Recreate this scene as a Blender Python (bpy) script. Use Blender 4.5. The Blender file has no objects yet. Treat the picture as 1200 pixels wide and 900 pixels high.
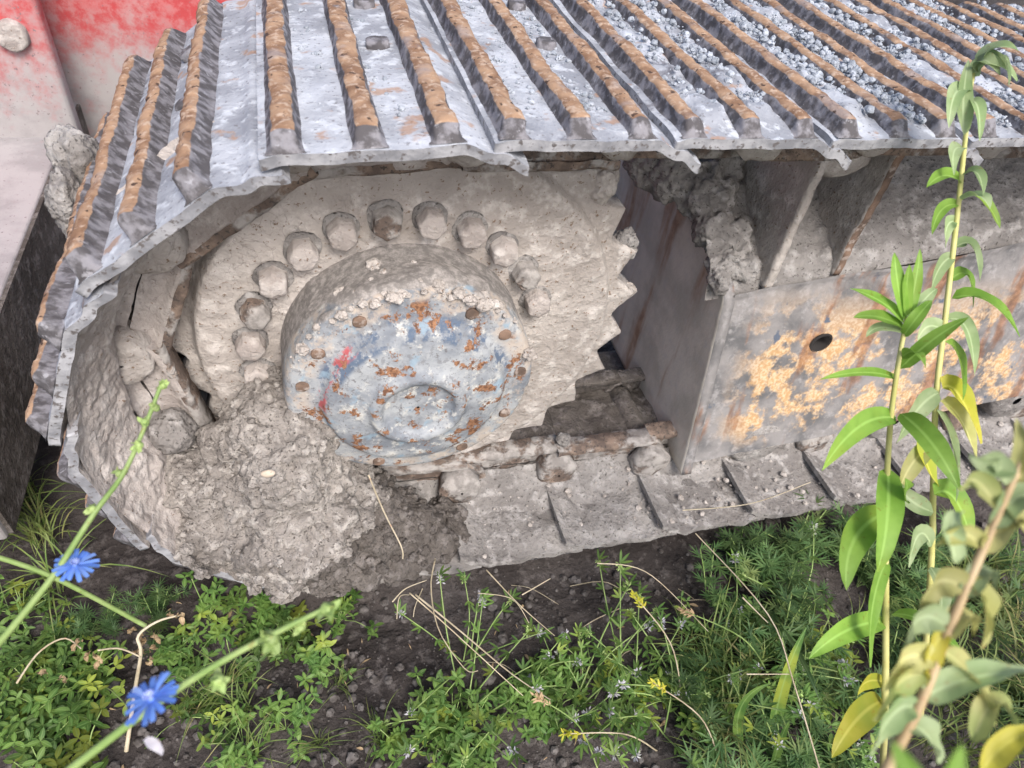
import bpy, math, random
import numpy as np
from mathutils import Matrix, Vector

# ------------------------------------------------------------------ camera, sky, sun, exposure
scn = bpy.context.scene
COL = scn.collection
PI = math.pi
CAM = np.array([-0.1259, -0.5985, 1.0732])
CR = np.array([0.96057722, -0.25176512, 0.11792256])     # camera right
CU = np.array([0.09634714, 0.69933998, 0.70826606])      # camera up
CF = np.array([0.26078465, 0.66898275, -0.69602691])     # camera forward
FPX = 812.71                                             # focal length for a 1200 pixel wide picture
cd = bpy.data.cameras.new('camera'); cam = bpy.data.objects.new('camera', cd); COL.objects.link(cam)
cam.matrix_world = Matrix([[CR[0], CU[0], -CF[0], CAM[0]], [CR[1], CU[1], -CF[1], CAM[1]], [CR[2], CU[2], -CF[2], CAM[2]], [0, 0, 0, 1]])
cd.sensor_width = 36; cd.lens = FPX / 1200 * 36; cd.clip_start = 0.02; cd.clip_end = 400
cd.dof.use_dof = True; cd.dof.focus_distance = 0.95; cd.dof.aperture_fstop = 7
scn.camera = cam
SUN_EL, SUN_AZ = 48, 174          # azimuth clockwise from +Y (the sun stands behind the photographer, a little to the right)
w = bpy.data.worlds.new('World'); scn.world = w; w.use_nodes = True
wn = w.node_tree.nodes; bg = wn['Background']
sky = wn.new('ShaderNodeTexSky'); sky.sky_type = 'NISHITA'; sky.sun_disc = False
sky.sun_elevation = math.radians(SUN_EL); sky.sun_rotation = math.radians(SUN_AZ)
sky.air_density = 1.0; sky.dust_density = 4.0; sky.ozone_density = 1.0
w.node_tree.links.new(sky.outputs[0], bg.inputs[0]); bg.inputs[1].default_value = 0.11
sl = bpy.data.lights.new('sun', 'SUN'); sl.energy = 1.5; sl.angle = math.radians(18); sl.color = (1, 0.955, 0.905)
sun = bpy.data.objects.new('sun', sl); COL.objects.link(sun)
sd = Vector((math.sin(math.radians(SUN_AZ)) * math.cos(math.radians(SUN_EL)), math.cos(math.radians(SUN_AZ)) * math.cos(math.radians(SUN_EL)), math.sin(math.radians(SUN_EL))))
sun.rotation_euler = sd.to_track_quat('Z', 'Y').to_euler()
vs = scn.view_settings; vs.view_transform = 'Standard'; vs.look = 'None'; vs.gamma = 1; vs.use_curve_mapping = False
vs.exposure = 1.1

# ------------------------------------------------------------------ helpers
rng = np.random.default_rng(7); rnd = random.Random(7)
def at(px, py, depth): return CAM + depth * (CF + CR * (px - 600) / FPX + CU * (450 - py) / FPX)
def on_z(px, py, z):
    d = CF + CR * (px - 600) / FPX + CU * (450 - py) / FPX
    return CAM + d * (z - CAM[2]) / d[2]
def on_y(px, py, y):
    d = CF + CR * (px - 600) / FPX + CU * (450 - py) / FPX
    return CAM + d * (y - CAM[1]) / d[1]

_perm = np.random.default_rng(3).permutation(256); _perm = np.concatenate([_perm] * 3)
_grad = np.random.default_rng(4).normal(size=(256, 3)); _grad /= np.linalg.norm(_grad, axis=1)[:, None]
def perlin(P):
    P = np.asarray(P, float); I = np.floor(P).astype(int); F = P - I; I &= 255
    u = F * F * F * (F * (F * 6 - 15) + 10); out = 0
    for dx in (0, 1):
        for dy in (0, 1):
            for dz in (0, 1):
                h = _perm[_perm[_perm[(I[..., 0] + dx) & 255] + ((I[..., 1] + dy) & 255)] + ((I[..., 2] + dz) & 255)]
                g = _grad[h]; d = F - np.array([dx, dy, dz])
                wt = (u[..., 0] if dx else 1 - u[..., 0]) * (u[..., 1] if dy else 1 - u[..., 1]) * (u[..., 2] if dz else 1 - u[..., 2])
                out = out + wt * (g * d).sum(-1)
    return out
def fbm(P, scale, octv=4, seed=0, rough=0.5, ridged=False):
    P = np.asarray(P, float) * scale + seed * 17.31; a = 1; s = 0; t = 0
    for i in range(octv):
        n = perlin(P + i * 5.7)
        if ridged: n = 0.5 - abs(n) * 2
        s = s + a * n; t += a; a *= rough; P = P * 2.03
    return s / t
def smooth(a, b, x):
    t = np.clip((np.asarray(x, float) - a) / (b - a), 0, 1); return t * t * (3 - 2 * t)

def link(name, me, parent=None, mw=None):
    o = bpy.data.objects.new(name, me); COL.objects.link(o)
    if mw is not None: o.matrix_world = mw
    if parent is not None: o.parent = parent
    return o
def mesh(name, V, F, mats, sm=True, mi=None, attr=None):
    me = bpy.data.meshes.new(name)
    me.from_pydata([tuple(map(float, v)) for v in V], [], [tuple(map(int, f)) for f in F])
    for m in (mats if isinstance(mats, (list, tuple)) else [mats]): me.materials.append(m)
    if mi is not None: me.polygons.foreach_set('material_index', np.asarray(mi, np.int32))
    if sm: me.polygons.foreach_set('use_smooth', np.ones(len(me.polygons), bool))
    for k, a in (attr or {}).items():
        at_ = me.attributes.new(k, 'FLOAT', 'POINT'); at_.data.foreach_set('value', np.asarray(a, np.float32).ravel())
    me.update(); return me
def grid_faces(nu, nv, wu=False, wv=False, off=0, flip=False):
    F = []
    for i in range(nu if wu else nu - 1):
        i2 = (i + 1) % nu
        for j in range(nv if wv else nv - 1):
            j2 = (j + 1) % nv
            f = (off + i * nv + j, off + i2 * nv + j, off + i2 * nv + j2, off + i * nv + j2)
            F.append(f[::-1] if flip else f)
    return F
class MB:
    def __init__(s): s.V = []; s.F = []; s.M = []; s.A = []
    def add(s, V, F, m=0, A=None):
        o = len(s.V); s.V += [tuple(v) for v in V]; s.A += list(A if A is not None else [0] * len(V)); s.F += [tuple(i + o for i in f) for f in F]; s.M += [m] * len(F)
    def box(s, lo, hi, m=0):
        (a, b, c), (d, e, f) = lo, hi
        s.add([(a,b,c),(d,b,c),(d,e,c),(a,e,c),(a,b,f),(d,b,f),(d,e,f),(a,e,f)],
              [(0,3,2,1),(4,5,6,7),(0,1,5,4),(1,2,6,5),(2,3,7,6),(3,0,4,7)], m)
    def tube(s, pts, rad, n=7, m=0, cap=True):
        pts = [np.asarray(p, float) for p in pts]; k = len(pts)
        if np.isscalar(rad): rad = [rad] * k
        V = []
        for i, p in enumerate(pts):
            t = pts[min(i + 1, k - 1)] - pts[max(i - 1, 0)]; t = t / (np.linalg.norm(t) + 1e-9)
            a = np.cross(t, (0.31, 0.9, 0.17)); a /= np.linalg.norm(a) + 1e-9; b = np.cross(t, a)
            for j in range(n):
                q = 2 * PI * j / n; V.append(p + rad[i] * (math.cos(q) * a + math.sin(q) * b))
        F = grid_faces(k, n, wv=True)
        if cap: F += [tuple(range(n))[::-1], tuple(range((k - 1) * n, k * n))]
        s.add(V, F, m)
    def leaf(s, p0, p1, p2, wd, up=(0, 0, 1), n=8, fold=0.25, wave=0.0, shape=0.42, m=0, twist=0):
        p0, p1, p2 = (np.asarray(q, float) for q in (p0, p1, p2)); up = np.asarray(up, float); V = []; ph = rnd.random() * 6
        for i in range(n + 1):
            t = i / n; c = (1 - t) ** 2 * p0 + 2 * t * (1 - t) * p1 + t * t * p2
            tg = 2 * (1 - t) * (p1 - p0) + 2 * t * (p2 - p1); tg /= np.linalg.norm(tg) + 1e-9
            sd_ = np.cross(tg, up); sd_ /= np.linalg.norm(sd_) + 1e-9; nn = np.cross(sd_, tg)
            if twist:
                q = twist * t; sd_, nn = math.cos(q) * sd_ + math.sin(q) * nn, -math.sin(q) * sd_ + math.cos(q) * nn
            hw = wd * max((t ** shape) * ((1 - t) ** 0.75) * 1.75, 0.02) * 0.5
            wv = wave * wd * math.sin(ph + t * 14)
            V += [c + sd_ * hw + nn * (hw * fold + wv), c, c - sd_ * hw + nn * (hw * fold - wv)]
        F = []
        for i in range(n):
            a = i * 3; F += [(a, a + 1, a + 4, a + 3), (a + 1, a + 2, a + 5, a + 4)]
        s.add(V, F, m, [0, 1, 0] * (n + 1))
    def build(s, name, mats, parent=None, sm=True, mw=None):
        return link(name, mesh(name, s.V, s.F, mats, sm, s.M, {'rib': s.A} if any(s.A) else None), parent, mw)
def thing(name, label, cat, loc=(0, 0, 0), group=None):
    o = bpy.data.objects.new(name, None); COL.objects.link(o); o.location = loc; o.empty_display_size = 0.05
    return tag(o, label, cat, group)
def tag(o, label=None, cat=None, group=None, kind=None):
    if label: o['label'] = label
    if cat: o['category'] = cat
    if group: o['group'] = group
    if kind: o['kind'] = kind
    return o
def ico(sub=1):
    t = (1 + 5 ** .5) / 2
    V = [(-1,t,0),(1,t,0),(-1,-t,0),(1,-t,0),(0,-1,t),(0,1,t),(0,-1,-t),(0,1,-t),(t,0,-1),(t,0,1),(-t,0,-1),(-t,0,1)]
    F = [(0,11,5),(0,5,1),(0,1,7),(0,7,10),(0,10,11),(1,5,9),(5,11,4),(11,10,2),(10,7,6),(7,1,8),(3,9,4),(3,4,2),(3,2,6),(3,6,8),(3,8,9),(4,9,5),(2,4,11),(6,2,10),(8,6,7),(9,8,1)]
    V = [np.array(v, float) / np.linalg.norm(v) for v in V]
    for _ in range(sub):
        C = {}; G = []
        def mid(a, b):
            k = (min(a, b), max(a, b))
            if k not in C:
                q = V[a] + V[b]; V.append(q / np.linalg.norm(q)); C[k] = len(V) - 1
            return C[k]
        for a, b, c in F:
            x, y, z = mid(a, b), mid(b, c), mid(c, a); G += [(a, x, z), (b, y, x), (c, z, y), (x, y, z)]
        F = G
    return np.array(V), F
ICO0, ICO1, ICO2, ICO3, ICO4 = (ico(k) for k in range(5))
def clod_verts(base, c, r, seed, amt=0.3, sc=1.3, octv=3, squash=(1, 1, 1)):
    V = base[0]; d = 1 + amt * 2 * fbm(V, sc, octv, seed)
    return V * d[:, None] * r * np.asarray(squash) + np.asarray(c), base[1]

ROCKS = [[(b[0] * (1 + .8 * fbm(b[0], 1.6, 2, i * 7.3))[:, None], b[1]) for i in range(28)] for b in (ICO0, ICO1, ICO2)]
def rock(lv, c, r, squash=.8):
    V, F = ROCKS[lv][rnd.randrange(28)]; q = rnd.random() * 6.28; cq, sq = math.cos(q), math.sin(q); x, y, z = V.T
    if rnd.random() < .5: y, z = z, -y
    return np.stack([(x * cq - y * sq) * r + c[0], (x * sq + y * cq) * r + c[1], z * r * squash + c[2]], -1), F

# ------------------------------------------------------------------ materials
class NT:
    def __init__(s, name):
        s.m = bpy.data.materials.new(name); s.m.use_nodes = True; s.t = s.m.node_tree; s.n = s.t.nodes; s.L = s.t.links
        s.bs = s.n['Principled BSDF']; s.out = s.n['Material Output']
        tc = s.n.new('ShaderNodeTexCoord'); s.obj = tc.outputs['Object']
        oi = s.n.new('ShaderNodeObjectInfo'); mul = s.n.new('ShaderNodeVectorMath'); mul.operation = 'SCALE'
        s.rand = oi.outputs['Random']
        cmb = s.n.new('ShaderNodeCombineXYZ')
        for i in range(3): s.L.new(oi.outputs['Random'], cmb.inputs[i])
        s.L.new(cmb.outputs[0], mul.inputs[0]); mul.inputs['Scale'].default_value = 37.0
        ad = s.n.new('ShaderNodeVectorMath'); s.L.new(s.obj, ad.inputs[0]); s.L.new(mul.outputs[0], ad.inputs[1])
        s.vec = ad.outputs[0]
    def inp(s, sock, v):
        if isinstance(v, bpy.types.NodeSocket): s.L.new(v, sock)
        else:
            if sock.type == 'RGBA' and len(v) == 3: v = (*v, 1)
            sock.default_value = v
    def noise(s, scale, det=4, rough=0.55, dist=0, stretch=None, seed=0):
        n = s.n.new('ShaderNodeTexNoise'); n.inputs['Scale'].default_value = scale; n.inputs['Detail'].default_value = det
        n.inputs['Roughness'].default_value = rough; n.inputs['Distortion'].default_value = dist
        mp = s.n.new('ShaderNodeMapping'); s.L.new(s.vec, mp.inputs[0]); mp.inputs['Location'].default_value = (seed * 3.7, seed * 1.9, seed * 2.3)
        if stretch: mp.inputs['Scale'].default_value = stretch
        s.L.new(mp.outputs[0], n.inputs['Vector']); return n.outputs['Fac']
    def voro(s, scale, feat='F1', seed=0):
        n = s.n.new('ShaderNodeTexVoronoi'); n.feature = feat; n.inputs['Scale'].default_value = scale
        mp = s.n.new('ShaderNodeMapping'); s.L.new(s.vec, mp.inputs[0]); mp.inputs['Location'].default_value = (seed, seed * 2.1, 0)
        s.L.new(mp.outputs[0], n.inputs['Vector']); return n.outputs['Distance']
    def attr(s, name):
        n = s.n.new('ShaderNodeAttribute'); n.attribute_name = name; return n.outputs['Fac']
    def step(s, f, lo, hi):
        n = s.n.new('ShaderNodeMapRange'); n.interpolation_type = 'SMOOTHSTEP'; s.inp(n.inputs['Value'], f)
        n.inputs['From Min'].default_value = lo; n.inputs['From Max'].default_value = hi; return n.outputs['Result']
    def math(s, op, a, b=0.0):
        n = s.n.new('ShaderNodeMath'); n.operation = op; s.inp(n.inputs[0], a); s.inp(n.inputs[1], b); return n.outputs[0]
    def xyz(s, v=None):
        n = s.n.new('ShaderNodeSeparateXYZ'); s.L.new(v or s.obj, n.inputs[0]); return n.outputs
    def mix(s, f, a, b):
        n = s.n.new('ShaderNodeMix'); n.data_type = 'RGBA'; s.inp(n.inputs[0], f); s.inp(n.inputs[6], a); s.inp(n.inputs[7], b); return n.outputs[2]
    def done(s, col, rough=0.85, bumps=(), spec=0.25, metal=0.0):
        s.inp(s.bs.inputs['Base Color'], col); s.inp(s.bs.inputs['Roughness'], rough); s.inp(s.bs.inputs['Metallic'], metal)
        s.bs.inputs['Specular IOR Level'].default_value = spec
        prev = None
        for f, strength, dist in bumps:
            b = s.n.new('ShaderNodeBump'); b.inputs['Strength'].default_value = strength; b.inputs['Distance'].default_value = dist
            s.L.new(f, b.inputs['Height'])
            if prev: s.L.new(prev, b.inputs['Normal'])
            prev = b.outputs[0]
        if prev: s.L.new(prev, s.bs.inputs['Normal'])
        return s.m
def m_shoe():
    k = NT('dusty_steel'); a = k.noise(14, 5); b = k.noise(60, 4, seed=1); c = k.noise(180, 3, seed=2); d = k.noise(5, 3, seed=4)
    col = k.mix(k.step(a, .35, .68), (.25, .265, .30), (.43, .455, .505))
    col = k.mix(k.step(b, .52, .66), col, (.48, .51, .56))
    col = k.mix(k.math('MULTIPLY', k.step(c, .60, .68), .7), col, (.14, .135, .145))
    col = k.mix(k.math('MULTIPLY', k.step(d, .56, .66), k.step(b, .42, .60)), col, (.12, .12, .14))
    col = k.mix(k.math('MULTIPLY', k.step(k.noise(24, 4, seed=8), .60, .68), .7), col, (.34, .20, .12))
    return k.done(col, .92, [(b, .4, .006), (c, .5, .003)], spec=.10)
def m_edge():
    k = NT('worn_steel_edge'); a = k.noise(40, 4); b = k.noise(160, 3, seed=2)
    col = k.mix(k.step(a, .35, .65), (.20, .205, .225), (.37, .375, .40)); col = k.mix(k.step(b, .56, .66), col, (.12, .11, .11))
    return k.done(col, .6, [(b, .4, .003)], spec=.35)
def m_grouser():
    k = NT('grouser_rust'); r = k.attr('rust'); a = k.noise(35, 5); b = k.noise(130, 4, seed=1); c = k.noise(16, 3, seed=3)
    st = k.noise(70, 4, seed=5)
    side = k.mix(k.step(st, .42, .62), (.085, .08, .085), (.22, .215, .235)); side = k.mix(k.math('MULTIPLY', k.step(b, .60, .70), .6), side, (.36, .36, .39))
    rust = k.mix(k.step(a, .38, .62), (.21, .122, .075), (.355, .232, .15)); rust = k.mix(k.math('MULTIPLY', k.step(b, .50, .66), .8), rust, (.46, .35, .27))
    rust = k.mix(k.math('MULTIPLY', k.step(c, .56, .70), .7), rust, (.27, .235, .23)); rust = k.mix(k.step(k.noise(90, 3, seed=7), .62, .68), rust, (.07, .045, .035))
    f = k.step(k.math('ADD', r, k.math('MULTIPLY', k.math('SUBTRACT', a, .5), 1.1)), .38, .62)
    return k.done(k.mix(f, side, rust), .85, [(a, .5, .006), (b, .5, .003)])
def m_mud(name, dark, base, light, speck=(.16, .10, .06), sc=1.0, bump=1.0, speck_lo=.64):
    k = NT(name); a = k.noise(7 * sc, 5); b = k.noise(40 * sc, 5, .6, seed=1); c = k.noise(170 * sc, 4, .6, seed=2); v = k.voro(55 * sc, seed=3)
    col = k.mix(k.step(a, .34, .66), dark, base); col = k.mix(k.math('MULTIPLY', k.step(b, .48, .68), .8), col, light)
    col = k.mix(k.math('MULTIPLY', k.step(c, speck_lo, speck_lo + .05), .8), col, speck)
    cr = k.noise(28 * sc, 3, .5, dist=1.2, seed=6); crack = k.step(k.math('ABSOLUTE', k.math('SUBTRACT', cr, .5)), .0, .018)
    col = k.mix(k.math('MULTIPLY', k.math('SUBTRACT', 1, crack), k.math('MULTIPLY', k.step(a, .50, .62), .45)), col, tuple(x * .55 for x in dark))
    return k.done(col, .95, [(b, .5 * bump, .009), (crack, .2 * bump, .002), (c, .6 * bump, .004), (v, .2 * bump, .004)], spec=.12)
def m_hub():
    k = NT('hub_paint'); x, y, z = k.xyz(); a = k.noise(16, 5, .6); b = k.noise(55, 5, .65, seed=1); c = k.noise(190, 3, seed=2)
    rr = k.math('SQRT', k.math('ADD', k.math('MULTIPLY', x, x), k.math('MULTIPLY', z, z)))
    col = k.mix(k.step(a, .36, .62), (.18, .20, .23), (.35, .37, .39)); col = k.mix(k.step(b, .52, .66), col, (.50, .50, .48)); col = k.mix(k.math('MULTIPLY', k.step(k.noise(110, 4, .7, seed=15), .54, .62), .6), col, (.17, .175, .19))
    ring = k.math('MULTIPLY', k.step(rr, .104, .112), k.math('SUBTRACT', 1, k.step(rr, .130, .142)))
    up = k.step(z, .0, .05)
    blue = k.math('MULTIPLY', k.math('MULTIPLY', ring, up), k.step(k.noise(30, 5, .7, seed=5), .47, .58))
    col = k.mix(blue, col, (.10, .135, .195))
    col = k.mix(k.math('MULTIPLY', k.step(k.noise(30, 4, seed=9), .60, .68), .8), col, (.24, .33, .41))
    rs = k.math('MULTIPLY', k.math('MULTIPLY', k.step(rr, .117, .121), k.math('SUBTRACT', 1, k.step(rr, .127, .131))),
                k.math('MULTIPLY', k.step(k.math('SUBTRACT', 0, x), .072, .082), k.step(k.math('ADD', z, .012), .0, .012)))
    col = k.mix(k.math('MULTIPLY', rs, k.step(b, .47, .56)), col, (.40, .10, .11))
    col = k.mix(k.math('MULTIPLY', k.step(rr, .128, .150), k.math('MULTIPLY', k.step(k.noise(34, 5, .7, seed=31), .46, .60), .75)), col, (.46, .385, .32))
    rust = k.step(k.math('ADD', k.math('MULTIPLY', k.noise(24, 6, .72, seed=11), .75), k.math('MULTIPLY', b, .25)), .545, .575)
    col = k.mix(k.math('MULTIPLY', rust, k.math('SUBTRACT', 1, k.step(rr, .150, .162))), col, k.mix(k.step(c, .4, .6), (.13, .065, .04), (.30, .155, .085)))
    col = k.mix(k.math('MULTIPLY', k.step(c, .62, .68), .6), col, (.09, .08, .08))
    col = k.mix(k.step(k.attr('mud'), .35, .65), col, k.mix(k.step(k.noise(95, 5, .7, seed=21), .40, .66), (.19, .178, .17), (.36, .335, .32)))
    return k.done(col, .75, [(a, .3, .006), (b, .45, .004), (c, .3, .002), (rust, .3, .002)], spec=.3)
def m_frame():
    k = NT('frame_paint'); x, y, z = k.xyz(); a = k.noise(11, 5, .6); b = k.noise(45, 5, .65, seed=1); c = k.noise(170, 3, seed=2)
    st = k.noise(16, 4, stretch=(1, 1, .18), seed=4)
    col = k.mix(k.step(a, .36, .62), (.12, .12, .125), (.25, .24, .24)); col = k.mix(k.math('MULTIPLY', k.step(b, .5, .68), .6), col, (.36, .35, .355))
    reg = k.math('MULTIPLY', k.step(x, .56, .66), k.math('MULTIPLY', k.step(z, .07, .15), k.math('SUBTRACT', 1, k.step(z, .30, .44))))
    pat = k.step(k.math('ADD', k.math('MULTIPLY', k.noise(9, 5, .7, seed=6), .8), k.math('MULTIPLY', b, .2)), .475, .555)
    yel = k.mix(k.step(c, .4, .62), (.46, .29, .145), (.60, .45, .30))
    col = k.mix(k.math('MULTIPLY', reg, pat), col, yel)
    col = k.mix(k.math('MULTIPLY', k.step(st, .56, .66), .75), col, k.mix(k.step(b, .4, .6), (.16, .075, .04), (.30, .15, .08)))
    col = k.mix(k.step(k.noise(20, 4, seed=13), .66, .72), col, (.10, .12, .16))
    return k.done(col, .85, [(a, .35, .008), (b, .5, .004), (c, .35, .002), (pat, .2, .002)])
def m_plate():
    k = NT('end_plate_steel'); a = k.noise(9, 5, .6); b = k.noise(50, 4, .65, seed=1); st = k.noise(14, 4, stretch=(1, 1, .16), seed=4); c = k.noise(170, 3, seed=2)
    col = k.mix(k.step(a, .36, .62), (.39, .365, .325), (.53, .495, .445)); col = k.mix(k.math('MULTIPLY', k.step(b, .5, .68), .45), col, (.42, .41, .405))
    col = k.mix(k.math('MULTIPLY', k.step(st, .50, .64), .8), col, k.mix(k.step(b, .4, .6), (.22, .12, .07), (.33, .21, .14)))
    return k.done(col, .85, [(a, .3, .006), (b, .4, .004), (c, .35, .002)])
def m_rustmud():
    k = NT('muddy_rusty_iron'); a = k.noise(9, 5, .65); b = k.noise(45, 5, .6, seed=1); c = k.noise(190, 3, seed=2)
    col = k.mix(k.step(b, .38, .62), (.13, .10, .085), (.26, .195, .155)); col = k.mix(k.step(c, .56, .66), col, (.07, .06, .055))
    f = k.step(k.math('ADD', k.math('MULTIPLY', a, .7), k.math('MULTIPLY', b, .3)), .46, .53)
    col = k.mix(f, col, k.mix(k.step(b, .4, .62), (.23, .215, .205), (.37, .35, .335)))
    return k.done(col, .93, [(f, .5, .004), (b, .6, .006), (c, .5, .003)])
def m_rusty(name='rusty_iron'):
    k = NT(name); a = k.noise(22, 5, .6); b = k.noise(90, 4, seed=1); c = k.noise(200, 3, seed=2)
    col = k.mix(k.step(a, .38, .62), (.105, .075, .06), (.23, .155, .115)); col = k.mix(k.step(b, .52, .66), col, (.33, .28, .25))
    return k.done(col, .9, [(a, .4, .006), (b, .5, .003), (c, .3, .002)])
def m_red():
    k = NT('red_paint_dust'); x, y, z = k.xyz(); a = k.noise(7, 5, .65); b = k.noise(38, 5, .7, seed=1); c = k.noise(150, 4, .6, seed=2)
    red = k.mix(k.step(b, .4, .62), (.46, .065, .07), (.52, .15, .155))
    dust = k.mix(k.step(a, .4, .6), (.29, .275, .28), (.38, .36, .365))
    lev = k.attr('dust')
    f = k.step(k.math('ADD', lev, k.math('ADD', k.math('MULTIPLY', k.math('SUBTRACT', a, .5), .8), k.math('MULTIPLY', k.math('SUBTRACT', b, .5), 1.1))), .10, 1.0)
    col = k.mix(f, red, dust); col = k.mix(k.step(c, .62, .70), col, (.20, .16, .17))
    return k.done(col, .7, [(b, .25, .003), (c, .3, .002)], spec=.3)
def m_soil():
    k = NT('soil'); a = k.noise(6, 5); b = k.noise(45, 5, .65, seed=1); c = k.noise(190, 4, .6, seed=2); v = k.voro(80)
    col = k.mix(k.step(a, .35, .65), (.036, .031, .030), (.075, .066, .063)); col = k.mix(k.math('MULTIPLY', k.step(b, .5, .66), .7), col, (.125, .112, .108))
    col = k.mix(k.step(c, .64, .7), col, (.03, .024, .022))
    return k.done(col, .97, [(b, .8, .012), (v, .35, .006), (c, .6, .004)], spec=.1)
def m_stone(name, a_, b_):
    k = NT(name); a = k.noise(60, 4); b = k.noise(250, 3, seed=1)
    n = k.n.new('ShaderNodeTexWhiteNoise'); n.noise_dimensions = '3D'
    col = k.mix(k.step(a, .3, .7), a_, b_); col = k.mix(k.step(b, .6, .7), col, tuple(x * .4 for x in a_))
    return k.done(col, .9, [(b, .4, .002)], spec=.15)
def m_leaf(name, c1, c2, c3=None, trans=.35, sc=1.0, var=0.5):
    k = NT(name); a = k.noise(30 * sc, 3); b = k.noise(9 * sc, 3, seed=2)
    col = k.mix(k.step(a, .35, .65), c1, c2)
    if c3: col = k.mix(k.step(b, .54, .68), col, c3)
    col = k.mix(k.math('MULTIPLY', k.step(k.noise(160 * sc, 3, .6, seed=6), .62, .70), .5), col, (c1[0] * .9 + .05, c1[1] * .55, c1[2] * .5))
    col = k.mix(k.math('MULTIPLY', k.step(k.attr('rib'), .80, .97), .45), col, tuple(min(x * 1.5 + .08, .9) for x in c2))
    g = k.n.new('ShaderNodeHueSaturation'); k.inp(g.inputs['Color'], col)
    k.inp(g.inputs['Value'], k.math('ADD', k.math('MULTIPLY', k.rand, var), 1 - var / 2)); col = g.outputs[0]
    k.done(col, .5, [(k.noise(120 * sc, 3, seed=4), .2, .001)], spec=.3)
    tr = k.n.new('ShaderNodeBsdfTranslucent'); k.inp(tr.inputs[0], col); mx = k.n.new('ShaderNodeMixShader'); mx.inputs[0].default_value = trans
    k.L.new(k.bs.outputs[0], mx.inputs[1]); k.L.new(tr.outputs[0], mx.inputs[2]); k.L.new(mx.outputs[0], k.out.inputs[0])
    return k.m
def m_dark():
    k = NT('dark_hole_shade'); return k.done((.03, .028, .028), .95)

M = dict(shoe=m_shoe(), edge=m_edge(), grouser=m_grouser(), hub=m_hub(), frame=m_frame(), plate=m_plate(), rusty=m_rusty(), rustmud=m_rustmud(), red=m_red(), soil=m_soil(),
    mud=m_mud('beige_dried_mud', (.33, .30, .278), (.455, .42, .395), (.57, .535, .51), bump=1.2, speck_lo=.62),
    mudpink=m_mud('pinkish_dried_mud', (.335, .30, .282), (.435, .397, .377), (.53, .495, .475), bump=1.1),
    mudgrey=m_mud('grey_dried_mud', (.185, .174, .168), (.30, .286, .276), (.41, .396, .388), speck=(.06, .055, .05), bump=1.5, speck_lo=.60),
    mudheap=m_mud('crumbly_mud', (.19, .173, .16), (.335, .31, .288), (.49, .46, .432), speck=(.05, .043, .038), sc=1.3, bump=1.8, speck_lo=.6),
    muddark_shade=m_mud('dark_mud_and_shade', (.085, .075, .068), (.15, .135, .125), (.24, .22, .21), speck=(.04, .035, .03), sc=1.3, bump=1.6, speck_lo=.6),  # dark mud colour, also painted on as the shade of the cavity
    gravel=m_stone('blue_grey_gravel', (.21, .235, .27), (.42, .455, .51)), pebble=m_stone('ground_pebble', (.06, .053, .05), (.15, .138, .134)),
    pale=m_stone('pale_pebble', (.50, .42, .34), (.62, .56, .48)), void=m_dark(),
    leaf=m_leaf('bright_weed_leaf', (.17, .33, .045), (.26, .45, .075), (.30, .44, .06), .45),
    leafpale=m_leaf('pale_weed_leaf', (.24, .34, .15), (.36, .45, .24), None, .4),
    leafyel=m_leaf('yellowed_leaf', (.45, .46, .04), (.56, .52, .08), (.38, .45, .06), .45),
    leafdry=m_leaf('dry_curled_leaf', (.36, .37, .12), (.48, .47, .19), (.28, .38, .12), .4),
    clover=m_leaf('clover_leaf', (.08, .17, .04), (.155, .26, .06), (.30, .36, .06), .42, var=.9),
    mugwort=m_leaf('dark_feathery_leaf', (.055, .12, .04), (.105, .185, .06), (.18, .235, .08), .38, var=.8),
    grass=m_leaf('grass_blade', (.10, .17, .045), (.19, .24, .07), (.30, .27, .12), .35),
    stem=m_leaf('green_stem', (.20, .31, .09), (.30, .40, .15), None, .1, var=.2), stemyel=m_leaf('yellow_green_stem', (.46, .45, .15), (.56, .54, .22), None, .1, var=.2),
    stembrown=m_leaf('brown_stem', (.36, .26, .14), (.48, .37, .22), None, .05, var=.2),
    straw=m_leaf('dry_straw', (.42, .36, .25), (.58, .51, .38), None, .15, var=.3), drybrown=m_leaf('dry_brown_leaf', (.34, .24, .14), (.48, .36, .22), None, .3),
    bud=m_leaf('chicory_bud', (.26, .38, .12), (.36, .46, .18), None, .2), petal=m_leaf('blue_petal', (.09, .20, .66), (.16, .31, .80), (.30, .44, .86), .35, var=.4),
    petalpale=m_leaf('pale_blue_stamen', (.35, .45, .85), (.5, .6, .9), None, .2), white=m_leaf('white_petal', (.46, .45, .52), (.62, .61, .66), (.36, .42, .26), .4, var=.3, sc=3))

# ------------------------------------------------------------------ ground
def gh(x, y):
    x = np.asarray(x, float); y = np.asarray(y, float); P = np.stack([x, y, 0 * x], -1)
    h = -.062 + .016 * fbm(P, 2.2, 3, 1) * 2 + .012 * fbm(P, 9, 4, 2) * 2 + .006 * fbm(P, 40, 3, 5)
    h = h - .014 * np.exp(-((y + .02) / .05) ** 2) * (x > -.5)
    h = h - .03 * smooth(.02, .10, y) * 0
    return h
xs = np.concatenate([-np.geomspace(150, 1.35, 14), np.linspace(-1.3, 2.1, 430), np.geomspace(2.2, 150, 14)])
ys = np.concatenate([-np.geomspace(150, .85, 14), np.linspace(-.8, .8, 240), np.geomspace(.85, 150, 14)])
X, Y = np.meshgrid(xs, ys, indexing='ij'); Z = gh(X, Y)
ground = link('ground', mesh('ground', np.stack([X, Y, Z], -1).reshape(-1, 3), grid_faces(len(xs), len(ys)), M['soil']))
tag(ground, 'dark brown bare soil under and beside the track', None, None, 'structure')
mb = MB()
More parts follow.
